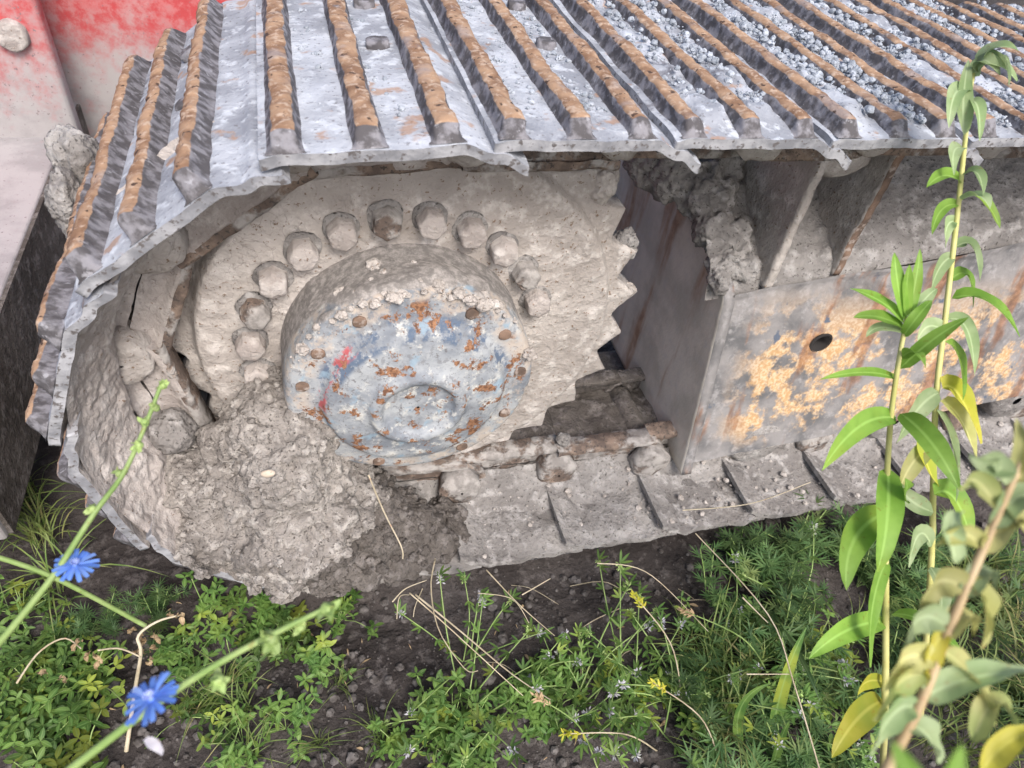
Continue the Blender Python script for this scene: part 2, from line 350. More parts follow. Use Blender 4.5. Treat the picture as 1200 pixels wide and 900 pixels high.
for i in range(3600):
    px, py = rnd.uniform(-40, 1240), rnd.uniform(600, 930); p = on_z(px, py, -.06)
    if p[1] > .03: continue
    r = .0014 + .0075 * rnd.random() ** 5; z = float(gh(p[0], p[1]))
    mb.add(*rock(0 if r < .004 else 1, (p[0], p[1], z + r * .3), r))
o = mb.build('soil_crumbs', M['pebble'], sm=False); tag(o, 'small crumbs and pebbles strewn over the bare soil', 'pebbles', None, 'stuff')

# ------------------------------------------------------------------ crawler track: pins, shoes, links
ZC, RP, PITCH, W = .3878, .335, .19, .50
D_OUT = .059
track = thing('crawler_track', 'rusty muddy steel crawler track wrapped around a toothed drive sprocket', 'crawler track')
pins = []
top_x = .0629
for k in range(9, -1, -1): pins.append(np.array([top_x + k * PITCH, ZC + RP]))
for a in (20.5, 52, 84, 117, 151): q = math.radians(a); pins.append(np.array([-.022 - .352 * math.sin(q), ZC - .008 + .352 * math.cos(q)]))   # the slack chain stands off the sprocket
for k in range(9): pins.append(np.array([.0935 + k * PITCH, ZC - RP]))
def frame2(A, B):
    t = (B - A) / np.linalg.norm(B - A); n = np.array([-t[1], t[0]])
    return Matrix([[t[0], 0, n[0], A[0]], [0, 1, 0, 0], [t[1], 0, n[1], A[1]], [0, 0, 0, 1]]), np.linalg.norm(B - A)
GT = (.010, .076, .142)
def shoe_profile(t):
    n = D_OUT - .0025 * smooth(.004, -.012, t)
    n = n - .012 * smooth(.155, .186, t) - .015 * smooth(.190, .215, t)
    return n
def shoe_mesh(seed, muddy, fill=0.0, rim=1.0):
    tt = np.concatenate([np.linspace(-.012, .15, 44), np.linspace(.154, .215, 22)]); yy = np.concatenate([np.linspace(0, .03, 9), np.linspace(.038, W - .03, 46), np.linspace(W - .02, W, 4)])
    T, Yg = np.meshgrid(tt, yy, indexing='ij'); P = np.stack([T, Yg, 0 * T], -1)
    n = shoe_profile(T) + .0018 * fbm(P, 25, 4, seed) * 2 + .0012 * fbm(P, 9, 2, seed + 3) * 2
    n = n - .002 * smooth(.016, .0, Yg) * (1 + .8 * fbm(P, 18, 2, seed + 5))
    if fill:
        slot = smooth(.017, .030, T) * smooth(.070, .058, T) + smooth(.083, .094, T) * smooth(.136, .124, T) + .6 * smooth(.150, .160, T) * smooth(.190, .180, T)
        n = n + fill * slot * np.clip(.55 + 2.2 * fbm(P, 9, 3, seed + 7) + 1.2 * fbm(P, 45, 3, seed + 8), 0, 1.25) * smooth(.012, .05, Yg)
    ed = rim * .0030 * fbm(np.stack([tt, 0 * tt, 0 * tt], -1), 22, 4, seed + 9) * 2
    Yo = Yg + (ed[:, None] + .0012 * np.cos((tt - .076) / .066 * 2 * PI)[:, None]) * smooth(.03, 0, Yg)
    V = np.stack([T, Yo, n], -1); nu, nv = T.shape
    th = .0115
    Pi = np.stack([T, Yg, 0 * T + 3], -1)
    mud = (.0045 + .008 * fbm(Pi, 9, 4, seed + 20) * 2 + .004 * fbm(Pi, 38, 4, seed + 2) * 2) * smooth(-.004, .03, Yg) * smooth(.212, .190, T) if muddy else 0 * T
    Vi = np.stack([T, Yo + .001, n - th - np.maximum(mud, 0)], -1)
    VV = np.concatenate([V.reshape(-1, 3), Vi.reshape(-1, 3)]); o2 = nu * nv
    F = grid_faces(nu, nv); mi = [0] * len(F)
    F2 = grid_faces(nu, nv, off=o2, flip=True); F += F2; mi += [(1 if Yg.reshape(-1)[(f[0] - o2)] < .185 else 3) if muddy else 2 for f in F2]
    per = [i * nv for i in range(nu)] + [(nu - 1) * nv + j for j in range(1, nv)] + [i * nv + nv - 1 for i in range(nu - 2, -1, -1)] + [j for j in range(nv - 2, 0, -1)]
    VV = np.concatenate([VV, VV[per], VV[[i + o2 for i in per]]]); e0 = 2 * o2; np_ = len(per)
    for i in range(np_): j = (i + 1) % np_; F.append((e0 + j, e0 + i, e0 + np_ + i, e0 + np_ + j)); mi.append(2)
    return mesh('track_shoe', VV, F, [M['shoe'], M['mudpink' if rim == 1 else 'mudgrey'], M['edge'] if rim == 1 else M['mudgrey'], M['muddark_shade']], True, mi)  # last slot paints the cavity's shade onto the inner face behind the links
def grouser_mesh(seed, hi=True):
    ny = 120 if hi else 30
    yy = np.concatenate([[.0015, .006, .010, .0125, .015], np.linspace(.018, W - .016, ny), [W - .006]])
    sec = [(-.0190, -.002), (-.0150, .002), (-.0128, .0075), (-.0118, .0125), (-.0098, .0160), (-.005, .0176), (0, .0180), (.005, .0176), (.0098, .0160), (.0118, .0125), (.0128, .0075), (.0150, .002), (.0190, -.002)]
    S = np.array(sec) * np.array([.86, 1.0]); nu, nv = len(yy), len(S)
    V = np.zeros((nu, nv, 3)); V[..., 0] = S[None, :, 0]; V[..., 1] = yy[:, None]; V[..., 2] = S[None, :, 1]
    rp = smooth(.000, .017, yy) * smooth(W, W - .022, yy); V[..., 2] = V[..., 2] * (.12 + .88 * rp)[:, None]
    wear = 1 - .16 * np.abs(fbm(np.stack([yy, 0 * yy, 0 * yy], -1), 7, 2, seed)); V[..., 2] *= wear[:, None]
    hgt = np.clip(V[..., 2] / .0180, 0, 1); P = V.copy()
    V[..., 0] += (.0028 * fbm(P, 60, 3, seed + 1) * 2 + .0040 * fbm(P, 14, 2, seed + 2) * 2) * hgt
    V[..., 2] += (.0022 * fbm(P, 70, 4, seed + 4) * 2 + .0035 * fbm(P, 11, 2, seed + 14) * 2) * hgt
    rust = smooth(.66, .90, hgt) * smooth(.011, .018, yy)[:, None] * (1 - .28 * smooth(.05, .22, yy))[:, None]
    F = grid_faces(nu, nv); F += [tuple(range(nv)), tuple(range((nu - 1) * nv, nu * nv))[::-1]]
    return mesh('grouser', V.reshape(-1, 3), [f[::-1] for f in F], M['grouser'], True, None, {'rust': rust})
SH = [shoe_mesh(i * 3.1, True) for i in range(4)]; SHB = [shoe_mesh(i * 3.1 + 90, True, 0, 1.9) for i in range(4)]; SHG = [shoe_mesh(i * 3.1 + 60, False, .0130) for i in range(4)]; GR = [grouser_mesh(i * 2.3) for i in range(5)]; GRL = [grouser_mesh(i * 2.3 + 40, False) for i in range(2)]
def hex_bolt(r, h, seed, mat, name='bolt', mud=.3):
    V = []; n = 36
    for rr, z in ((1.0, 0), (1.0, h * .75), (.93, h * .95), (.80, h), (.4, h * 1.03), (.05, h * 1.04)):
        for j in range(n):
            q = 2 * PI * j / n; hexr = r / max(math.cos(((q + PI / 6) % (PI / 3)) - PI / 6), .5) * .93; R_ = (hexr * (1 - mud) + r * mud) * rr
            V.append((R_ * math.cos(q), -z, R_ * math.sin(q)))
    V = np.array(V); V += .0016 * np.stack([fbm(V, 60, 3, seed), fbm(V, 60, 3, seed + 2), fbm(V, 60, 3, seed + 5)], -1) * 2
    F = grid_faces(6, n, wv=True, flip=True); F.append(tuple(range(5 * n, 6 * n)))
    return mesh(name, V, F, mat)
SB = hex_bolt(.0125, .011, 3, M['grouser'], 'shoe_bolt', .5); SB.transform(Matrix.Rotation(-PI / 2, 4, 'X'))   # standing on the plate
def link_outline():
    pts = []
    for c, r, a0, a1 in (((0, 0), .036, 90, 270), ((.19, 0), .036, -90, 90)): pass
    prof = [(-.012, -.034), (.004, -.046), (.03, -.049), (.16, -.049), (.186, -.046), (.202, -.034), (.222, -.018), (.226, 0), (.222, .018), (.206, .032),
            (.176, .034), (.166, .047), (.126, .0485), (.118, .034), (.100, .027), (.090, .027), (.072, .034), (.064, .0485), (.024, .047), (.014, .036), (-.016, .032), (-.032, .018), (-.036, 0), (-.030, -.020)]
    return prof
def link_mesh(seed, y0, y1, mat):
    pr = np.array(link_outline()); N = len(pr)
    # subdivide outline
    q = []
    for i in range(N):
        a, b = pr[i], pr[(i + 1) % N]
        for s_ in np.linspace(0, 1, 5)[:-1]: q.append(a + (b - a) * s_)
    q = np.array(q); N = len(q); ce = np.array([.095, 0]); V = []
    for y, sc in ((y0 + .010, .03), (y0 + .010, .50), (y0 + .008, .66), (y0 - .001, .76), (y0 - .001, .97), (y0 + .0015, 1.0), (y1 - .0015, 1.0), (y1, .97), (y1, .05)):
        for a in q:
            # shrink towards the spine of the link so that the bosses keep their roundness
            sp = np.array([np.clip(a[0], 0, .19), 0]); b = sp + (a - sp) * sc
            V.append((b[0], y, b[1]))
    V = np.array(V); d = .003 * fbm(V, 22, 4, seed) * 2 + .0015 * fbm(V, 80, 3, seed) * 2
    V[:, 1] -= d * 1.5; V[:, 2] += .0025 * fbm(V, 40, 3, seed + 4) * 2
    F = grid_faces(9, N, wv=True)
    return mesh('link', V, F, mat)
def cyl_y(r, y0, y1, seed, mat, name, n=28, rough=.002, dome=.0):
    V = []
    for rr, y in ((.05, y0 - dome), (.6, y0 - dome * .6), (.88, y0), (1, y0 + .004), (1, (y0 + y1) / 2), (1, y1 - .003), (.9, y1), (.05, y1)):
        for j in range(n): q = 2 * PI * j / n; V.append((rr * r * math.cos(q), y, rr * r * math.sin(q)))
    V = np.array(V); V += rough * 2 * np.stack([fbm(V, 35, 3, seed), fbm(V, 35, 3, seed + 2), fbm(V, 35, 3, seed + 5)], -1)
    return mesh(name, V, grid_faces(8, n, wv=True), mat)
LKm = [link_mesh(i * 5.1, .152, .182, M['rustmud']) for i in range(2)]; LKb = [link_mesh(i * 5.1 + 2, .146, .182, M['mudpink']) for i in range(3)]
LKf = link_mesh(31, .318, .348, M['muddark_shade'])  # far links coloured dark to stand for shade inside the track
BOSS = {k: [cyl_y(.038, .124, .158, i * 3.3 + j * 20, M[k], 'pin_boss', dome=.004, rough=.006) for i in range(3)] for j, k in enumerate(('mud', 'rustmud'))}
RAILV = []
for u in np.linspace(-.006, .196, 30):
    for (yy0, nn0) in ((.144, -.040), (.142, -.048), (.145, -.053), (.178, -.053), (.182, -.046)): RAILV.append((u, yy0, nn0))
RAILV = np.array(RAILV); RAILV[:, 1] += .003 * fbm(RAILV, 40, 3, 2) * 2; RAILV[:, 2] += .003 * fbm(RAILV, 35, 3, 5) * 2
RAIL = mesh('rail', RAILV, grid_faces(30, 5), M['rustmud'])
BUSH = cyl_y(.026, .18, .32, 9, M['muddark_shade'], 'bushing')  # bushings take the same painted shade as the far links
for k in range(len(pins) - 1):
    B, A = pins[k], pins[k + 1]; mw, ln = frame2(A, B); mw = mw @ Matrix.Diagonal((ln / PITCH, 1, 1, 1))
    topk = k < 9; bot = k >= 14
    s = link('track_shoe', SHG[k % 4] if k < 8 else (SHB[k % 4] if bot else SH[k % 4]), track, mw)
    for gi, gt in enumerate(GT):
        g = link('grouser', (GRL[gi % 2] if bot else GR[(k * 3 + gi) % 5]), s)
        g.matrix_local = Matrix.Translation((gt + rnd.uniform(-.0015, .0015), 0, D_OUT - .001)) @ Matrix.Diagonal((1, 1, 1.35 if 10 <= k <= 13 else 1, 1))
    if 8 <= k <= 12:
        for (bt, by) in ((.109, .24), (.109, .38)):
            b = link('shoe_bolt', SB, s); b.matrix_local = Matrix.Translation((bt, by, D_OUT - (0.002 if rnd.random() < .6 else .007)))
    lk = link('track_link', (LKb[k % 3] if 9 <= k <= 12 else LKm[k % 2]), track, Matrix.Translation((0, .011 * (k % 2), 0)) @ mw)
    link('track_link', LKf, track, mw)
    bm_ = link('pin_boss', BOSS['mud' if k < 14 else 'rustmud'][k % 3], lk); bm_.matrix_local = Matrix.Diagonal((PITCH / ln, 1, 1, 1))
    if k >= 8: link('rail', RAIL, lk)
    bb = link('bushing', BUSH, track, mw)

# ------------------------------------------------------------------ drive sprocket with its ring of bolts
YD = .170
NT_ = 27
th = np.linspace(0, 2 * PI, 630, endpoint=False)
ph = (th * NT_ / (2 * PI)) % 1
tooth = .55 * np.sin(PI * ph) ** 1.7 + .45 * (1 - np.sqrt(np.clip(1 - (1 - np.abs(2 * ph - 1)) ** 2, 0, 1)))
r_root, r_tip = .323, .362
wob = fbm(np.stack([np.cos(th) * 3, np.sin(th) * 3, 0 * th], -1), 2.2, 3, 8)
r_out = r_root + (r_tip - r_root) * tooth * (.95 + .35 * wob) + .003 * wob
deep = .62 + .53 * smooth(.35, .9, -np.cos(th))       # on the free side mud has filled the step below the teeth
rows = [('f', .10), ('f', .16)] + [('f', r) for r in np.linspace(.17, .292, 22)] + [('f', .297), ('f', .301), ('f', .304), ('f', .308)] + [('o', s) for s in (.25, .5, .75, .92, 1.0)]
V = []
for kind, s in rows:
    if kind == 'f': r = np.full_like(th, s); y = np.full_like(th, YD - .004 if s < .232 else YD + .0 )
    else: r = .308 + (r_out - .308) * s; y = YD + .032 * deep
    if kind == 'f' and s >= .297: y = y + {.297: .001, .301: .010, .304: .022, .308: .031}[s] * deep
    if kind == 'f' and .232 <= s < .245: y = y - .002
    if kind == 'o' and s > .9: y = y + (.002 if s < 1 else .006)
    P = np.stack([r * np.cos(th), y, r * np.sin(th)], -1)
    d = .0032 * fbm(P, 8, 4, 3) * 2 + .0016 * fbm(P, 38, 4, 4) * 2 + .0010 * fbm(P, 110, 2, 6) * 2 + .005 * np.maximum(fbm(P, 15, 3, 9) * 2 - .35, 0)
    if kind == 'o': d = d * 1.1
    P[:, 1] -= np.maximum(d, -.004)
    V.append(P)
for y, f in ((YD + .068, 1.0), (YD + .072, .97), (YD + .072, .3)):
    r = r_out * f; V.append(np.stack([r * np.cos(th), np.full_like(th, y), r * np.sin(th)], -1))
V = np.array(V); nu, nv = V.shape[:2]
spr = thing('drive_sprocket', 'toothed drive sprocket caked in dried beige mud inside the track', 'sprocket', (.012, 0, ZC))
V[..., 2] += 0
link('toothed_disc', mesh('toothed_disc', V.reshape(-1, 3), grid_faces(nu, nv, wv=True, flip=False), M['mud']), spr)
BM = [hex_bolt(.0185, .026, i * 4.4, M['mudpink'] if i != 1 else M['rustmud'], 'bolt', .08) for i in range(4)]
WM = [cyl_y(.0235, -.003, .004, i * 4.4, M['mudgrey'], 'washer', rough=.004) for i in range(2)]
for i in list(range(11)) + list(range(17, 23)):
    a = math.radians(174 - i * 15.65)
    b = link('bolt', BM[i % 4], spr); b.matrix_local = Matrix.Translation((-.023 + .206 * math.cos(a), YD - .004, .006 + .206 * math.sin(a))) @ Matrix.Rotation(rnd.random() * 2, 4, 'Y')
    ww = link('washer', WM[i % 2], b)

# ------------------------------------------------------------------ final drive hub
prof = [(.172, YD + .02), (.172, .150), (.1715, .120), (.171, .100), (.170, .090), (.1675, .084), (.163, .080), (.158, .0785), (.150, .0775), (.142, .0765), (.136, .0755), (.131, .0745),
        (.127, .0725), (.1235, .067), (.1205, .061), (.117, .058), (.110, .0555), (.100, .0535), (.090, .052), (.080, .0505), (.072, .0490), (.067, .0465), (.064, .041), (.060, .0375), (.054, .0372), (.050, .039), (.047, .045), (.043, .0475), (.030, .048), (.016, .0475), (.002, .047)]
pp = []
for i in range(len(prof) - 1):
    for s_ in np.linspace(0, 1, 3)[:-1]: pp.append(tuple(np.array(prof[i]) * (1 - s_) + np.array(prof[i + 1]) * s_))
pp.append(prof[-1]); pp = np.array(pp)
n = 220; th = np.linspace(0, 2 * PI, n, endpoint=False); V = []
for r, y in pp: V.append(np.stack([r * np.cos(th), np.full(n, y - .013 * float(smooth(.16, .11, y))), r * np.sin(th)], -1))
V = np.array(V); nrm = np.zeros_like(V)
side = smooth(.160, .171, np.array(pp)[:, 0])[:, None]
P = V.copy(); up = np.sin(th)[None, :]
lump = np.maximum(fbm(P, 24, 4, 21) * 2 - .1 + .9 * smooth(.35, .95, up) * smooth(.125, .105, P[..., 1]) * side - .35, 0) * smooth(.2, .7, up) * side
rad = np.stack([np.cos(th), 0 * th, np.sin(th)], -1)[None]
V += rad * ((lump * .011 + .0012 * fbm(P, 30, 4, 22) * 2) * (side > 0))[..., None]
V[..., 1] -= (.0011 * fbm(P, 45, 4, 23) * 2 + .0018 * fbm(P, 14, 3, 24) * 2) * (1 - side) + lump * .004
mud = np.clip(side * (.25 + .75 * smooth(.086, .125, P[..., 1]) * (.65 + .5 * np.abs(up))) + lump * 1.2, 0, 1) * side
hub = thing('final_drive_hub', 'round final drive hub with blue grey rust spotted cover, bulging from the sprocket', 'hub', (-.007, 0, ZC))
link('cover', mesh('cover', V.reshape(-1, 3), grid_faces(len(pp), n, wv=True, flip=True), M['hub'], True, None, {'mud': mud.reshape(-1)}), hub)
mb = MB()
for _ in range(170):
    q = math.radians(rnd.gauss(92, 26)); y = .062 + .018 * rnd.random() ** 1.5 + (.05 * rnd.random() if rnd.random() < .3 else 0); r = .0015 + .0085 * rnd.random() ** 3
    mb.add(*rock(0 if r < .003 else (1 if r < .006 else 2), ((.170 + rnd.uniform(-.006, .004)) * math.cos(q), y, (.170 + rnd.uniform(-.006, .004)) * math.sin(q)), r))
o = mb.build('mud_crumbs', M['mud'], hub, sm=False); o['kind'] = 'stuff'
HB = hex_bolt(.0085, .005, 2, M['rusty'], 'cover_bolt', .6)
for a in (8, 38, 62, 118, 145, 168, 205, 250, 300, 335):
    q = math.radians(a); link('cover_bolt', HB, hub).matrix_local = Matrix.Translation((.149 * math.cos(q), .066, .149 * math.sin(q)))

# ------------------------------------------------------------------ track frame with end plate, sloping roof, gussets
frame = thing('track_frame', 'grey steel track frame beam with peeling yellow paint beside the sprocket', 'track frame', (.53, .1, 0))
FL = Vector((-.53, -.1, 0)); FM = Matrix.Translation(FL)
def fpart(name, V, F, mats, sm=True, mi=None):
    o = link(name, mesh(name, V, F, mats, sm, mi), frame); o.matrix_local = FM; return o
# front face: leans in towards its top, with a round hole
x0, x1 = .545, 1.75
zb = lambda x: .062 + .10 * (x - .53); ztp = lambda x: .418 + .13 * (x - .53)
def fy(x, f): return .110 + .078 * f
us = np.linspace(x0, x1, 200); fs = np.linspace(0, 1, 76)
U, Fv = np.meshgrid(us, fs, indexing='ij'); Zf = zb(U) + (ztp(U) - zb(U)) * Fv; Yf = fy(U, Fv)
hx, hz, hr = .752, .312, .0190
dx, dz = U - hx, Zf - hz; rr = np.hypot(dx, dz * 1.02); cl = np.maximum(rr, 1e-6)
U2 = np.where(rr < hr * 1.45, hx + dx / cl * np.maximum(rr, hr), U); Z2 = np.where(rr < hr * 1.45, hz + dz / cl * np.maximum(rr, hr), Zf)
P = np.stack([U2, Yf, Z2], -1); d = .0022 * fbm(P, 12, 4, 31) * 2 + .0012 * fbm(P, 55, 4, 32) * 2 + .010 * np.maximum(fbm(P, 6, 4, 36) * 2 - .15 + .9 * smooth(.93, 1.0, Fv), 0) * smooth(.88, 1, Fv)
P[..., 1] -= d
keep = (rr < hr * .80); nu, nv = U.shape
Fq = [f for f in grid_faces(nu, nv) if not all(rr.reshape(-1)[i] < hr for i in f)]
fpart('front_face', P.reshape(-1, 3), Fq, M['frame'])
mb = MB(); hy = fy(hx, (hz - zb(hx)) / (ztp(hx) - zb(hx)))
ringv = []
for y in (hy - .004, hy - .004, hy + .06):
    for j in range(32): q = 2 * PI * j / 32; r = hr * (1.0 if y > hy or len(ringv) >= 32 else 1.22); ringv.append((hx + r * math.cos(q), y + (.003 if r > hr * 1.1 else 0), hz + r * math.sin(q)))
mb.add(ringv, grid_faces(3, 32, wv=True) + [tuple(range(64, 96))]); ho = mb.build('bolt_hole', M['void'], frame); ho.matrix_local = FM  # the darkness of the hole is put into the colour of its lining
# bottom flange of the beam
mb = MB(); 
for a, b in zip(np.linspace(x0, x1, 20)[:-1], np.linspace(x0, x1, 20)[1:]):
    mb.add([(a, .112, zb(a) - .002), (b, .112, zb(b) - .002), (b, .40, zb(b) - .002), (a, .40, zb(a) - .002)], [(0, 1, 2, 3)])
o = mb.build('underside', M['plate'], frame); o.matrix_local = FM
# roof, buried in mud
us = np.linspace(.50, x1, 260); fs = np.linspace(0, 1, 90); U, Fv = np.meshgrid(us, fs, indexing='ij')
Yr = .194 + .26 * Fv; Zr = ztp(U) - .012 + .02 * smooth(0, .06, Fv) + .155 * Fv ** .9
P = np.stack([U, Yr, Zr], -1)
d = .012 * fbm(P, 7, 5, 33) * 2 + .008 * fbm(P, 30, 4, 34) * 2 + .03 * np.exp(-((U - .50) / .08) ** 2) * (.6 + 1.6 * fbm(P, 14, 4, 35)) * smooth(0, .15, Fv)
P[..., 2] += d * smooth(0, .05, Fv); P[..., 1] -= .6 * np.abs(d) * smooth(0, .12, Fv)
fpart('mud_covered_roof', P.reshape(-1, 3), grid_faces(*U.shape), M['mudgrey'])
# end plate facing the sprocket: stands in a plane across the track, front edge leaning
ye = np.linspace(0, 1, 60); ze = np.linspace(0, 1, 60); Yn, Zn = np.meshgrid(ye, ze, indexing='ij')
zz = .046 + .50 * Zn; yf = .098 + .22 * (zz - .046) + .16 * smooth(.40, .55, zz); yy_ = yf + (.66 - yf) * Yn
P = np.stack([.526 + 0 * zz, yy_, zz], -1); P[..., 0] += -.0015 * fbm(P, 10, 4, 41) * 2 - .012 * np.maximum(fbm(P, 9, 4, 42) * 2 + .1, 0) * smooth(.36, .46, zz)
P2 = P.copy(); P2[..., 0] = .547
nu, nv = Yn.shape; VV = np.concatenate([P.reshape(-1, 3), P2.reshape(-1, 3)]); off = nu * nv
F = grid_faces(nu, nv, flip=True) + grid_faces(nu, nv, off=off)
per = [i * nv for i in range(nu)] + [(nu - 1) * nv + j for j in range(1, nv)] + [i * nv + nv - 1 for i in range(nu - 2, -1, -1)] + [j for j in range(nv - 2, 0, -1)]
mi = [0] * len(F)
for a, b in zip(per, per[1:] + per[:1]): F.append((a, b, b + off, a + off)); mi.append(1)
fpart('end_plate', VV, F, [M['plate'], M['frame']], True, mi)
mb = MB(); mb.box((.55, .475, .03), (1.9, .50, .66)); o = mb.build('added_inner_plate', M['muddark_shade'], frame, sm=False); o.matrix_local = FM  # added wall in a shade colour, keeps the gap beyond the sprocket dark
# gussets over the roof
def gusset(xg, name, mat_edge, ytop, ztop, zbot, yb, thick=.014, seed=0):
    A = np.linspace(0, 1, 40); Bz = np.linspace(0, 1, 40); a, b = np.meshgrid(A, Bz, indexing='ij')
    yfr = yb + (ytop - yb) * b; y = yfr + (.46 - yfr) * a; z = zbot + (ztop - zbot) * b + .02 * a * b * 0
    Pq = np.stack([xg + 0 * a, y, z], -1); edge_n = .004 * fbm(Pq, 40, 4, seed) * 2 * (1 - smooth(0, .05, a)); Pq[..., 1] += edge_n
    L = Pq.copy(); R_ = Pq.copy(); L[..., 0] += -.002 * fbm(Pq, 15, 4, seed + 1) * 2 - .010 * np.maximum(fbm(Pq, 8, 4, seed + 3) * 2, 0); R_[..., 0] += thick + .002 * fbm(Pq, 15, 4, seed + 2)
    n1, n2 = a.shape; o2 = n1 * n2; Vv = np.concatenate([L.reshape(-1, 3), R_.reshape(-1, 3)])
    Ff = grid_faces(n1, n2, flip=True) + grid_faces(n1, n2, off=o2); mi = [0] * len(Ff)
    pe = [i * n2 for i in range(n1)] + [(n1 - 1) * n2 + j for j in range(1, n2)] + [i * n2 + n2 - 1 for i in range(n1 - 2, -1, -1)] + [j for j in range(n2 - 2, 0, -1)]
    for p_, q_ in zip(pe, pe[1:] + pe[:1]): Ff.append((p_, q_, q_ + o2, p_ + o2)); mi.append(1)
    return fpart('gusset', Vv, Ff, [M['mud'], mat_edge], True, mi)
gusset(.600, 'gusset', M['mud'], .190, .668, .425, .186, .014, 51)
gusset(.732, 'gusset', M['rusty'], .190, .672, .44, .192, .014, 61)
bo = fpart('carrier_roller_boss', *(lambda v: (v[0], v[1]))(clod_verts(ICO3, (.675, .245, .635), .034, 5, .12, 1.2, 3, (1.7, 1, 1))), M['mud'])
# roller below the beam
rl = MB()
tt_ = np.linspace(0, 2 * PI, 40, endpoint=False)
for xr in (.70, 1.02, 1.34):
    Vr = []
    for r, y in ((.01, .118), (.05, .118), (.058, .124), (.06, .132), (.06, .19), (.055, .20)):
        for q in tt_: Vr.append((xr + r * math.cos(q), y, .072 + .05 * (xr - .53) + r * math.sin(q)))
    r_ = fpart('track_roller', Vr, grid_faces(6, 40, wv=True), M['mudgrey'])

# ------------------------------------------------------------------ mud: heap, lining, clods
def remesh(mbuild, voxel, name):
    o = mbuild.build(name, M['mudheap']); md = o.modifiers.new('r', 'REMESH'); md.mode = 'VOXEL'; md.voxel_size = voxel
    dg = bpy.context.evaluated_depsgraph_get(); ev = o.evaluated_get(dg); me = ev.to_mesh()
    n = len(me.vertices); V = np.empty(n * 3, np.float32); me.vertices.foreach_get('co', V); V = V.reshape(-1, 3).astype(float)
    N = np.empty(n * 3, np.float32); me.vertices.foreach_get('normal', N); N = N.reshape(-1, 3).astype(float)
    F = [tuple(p.vertices) for p in me.polygons]; ev.to_mesh_clear(); md_ = o.data; bpy.data.objects.remove(o); bpy.data.meshes.remove(md_)
    return V, N, F
mb = MB()
heap = [((-.185, .080, .275), .082), ((-.235, .10, .215), .095), ((-.17, .105, .215), .092), ((-.27, .085, .13), .095), ((-.18, .075, .12), .115), ((-.10, .085, .085), .085), ((-.215, .060, .075), .085),
        ((-.11, .055, .04), .07), ((-.32, .08, .10), .07), ((-.02, .08, .03), .062), ((-.175, .105, .325), .056), ((-.14, .12, .28), .05), ((-.36, .05, .10), .06), ((-.33, .05, .08), .05), ((-.28, .045, .06), .06), ((.02, .05, .01), .045), ((.05, .09, .0), .045), ((-.30, .10, .20), .06), ((-.04, .035, .0), .045), ((-.15, .035, .02), .055)]
for i, (c, r) in enumerate(heap): mb.add(*clod_verts(ICO3, c, r, i * 3.7, .22, 1.1, 3))
V, N, F = remesh(mb, .0034, 'tmp')
def hold_in(V):
    dx, dz = V[:, 0] + .022, V[:, 2] - ZC + .008; rr = np.hypot(dx, dz); lim = np.where((V[:, 0] < -.02) & (dz < .05), .378, 9.0)
    k_ = np.where(rr > lim, (lim + (rr - lim) * .06) / rr, 1.0); V[:, 0] = -.022 + dx * k_; V[:, 2] = ZC - .008 + dz * k_
    V[:, 2] = np.where((V[:, 0] >= -.02) & (V[:, 2] < -.005), -.005 + (V[:, 2] + .005) * .1, V[:, 2]); return V
d = .022 * fbm(V, 11, 4, 61) * 2 + .015 * fbm(V, 30, 4, 62) * 2 + .0055 * fbm(V, 90, 3, 63) * 2
V = hold_in(V + N * d[:, None])
dark = smooth(-.15, .12, fbm(V, 6, 3, 66) * 1.2 + smooth(-.22, -.05, V[:, 0]) * .5 - smooth(.05, .22, V[:, 2]) * .6 - .15)  # heap turns darker low down and towards the right
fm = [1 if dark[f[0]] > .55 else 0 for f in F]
hp = thing('mud_heap', 'crumbly grey heap of dried mud packed between the hub and the curled track end', 'mud heap', (-.18, .07, 0))
HM = Matrix.Translation((.18, -.07, 0))
o = link('mud_mass', mesh('mud_mass', V, F, [M['mudheap'], M['muddark_shade']], True, fm), hp); o.matrix_local = HM
idx = rng.choice(len(V), 2200, replace=False); mb = MB()
for i in idx:
    if N[i][1] > .5 and N[i][2] < .2: continue
    r = .0011 + .0095 * rnd.random() ** 5.5; mb.add(*rock(0 if r < .003 else (1 if r < .0055 else 2), V[i] + N[i] * r * .25, r), m=0 if dark[i] < .55 else 1)
o = mb.build('mud_crumbs', [M['mudheap'], M['muddark_shade']], hp, sm=False); o.matrix_local = HM; o['kind'] = 'stuff'
mb = MB(); mb.add(*clod_verts(ICO2, on_y(314, 555, -.005), .0075, 3, .15, 1, 2, (1.2, .6, .8))); o = mb.build('pale_pebble', M['pale'], hp); o.matrix_local = HM
# lining of packed mud inside the curled shoes, from the shoe rims to the links
aa = np.radians(np.linspace(30, 175, 300)); ss = np.linspace(0, 1, 60); A_, S_ = np.meshgrid(aa, ss, indexing='ij')
R_ = .386 + .022 * np.sin(A_) - .030 * smooth(0, .9, S_) + .05 * smooth(.93, 1, S_); Yl = .010 + .122 * S_
P = np.stack([-R_ * np.sin(A_), Yl, ZC + R_ * np.cos(A_)], -1)
amp = smooth(0, .10, S_)
dd = (.007 * fbm(P, 9, 4, 71) * 2 + .004 * fbm(P, 35, 4, 72) * 2 + .002 * fbm(P, 110, 2, 73) * 2 + .016 * np.maximum(fbm(P, 12, 3, 75) * 2 - .15, 0)) * amp + .003 * amp
R_ = R_ - dd; P = np.stack([-R_ * np.sin(A_), Yl - dd * .5, ZC - .006 + R_ * np.cos(A_)], -1)
o = link('packed_mud', mesh('packed_mud', P.reshape(-1, 3), grid_faces(*A_.shape), M['mudpink']), track)
mb = MB()
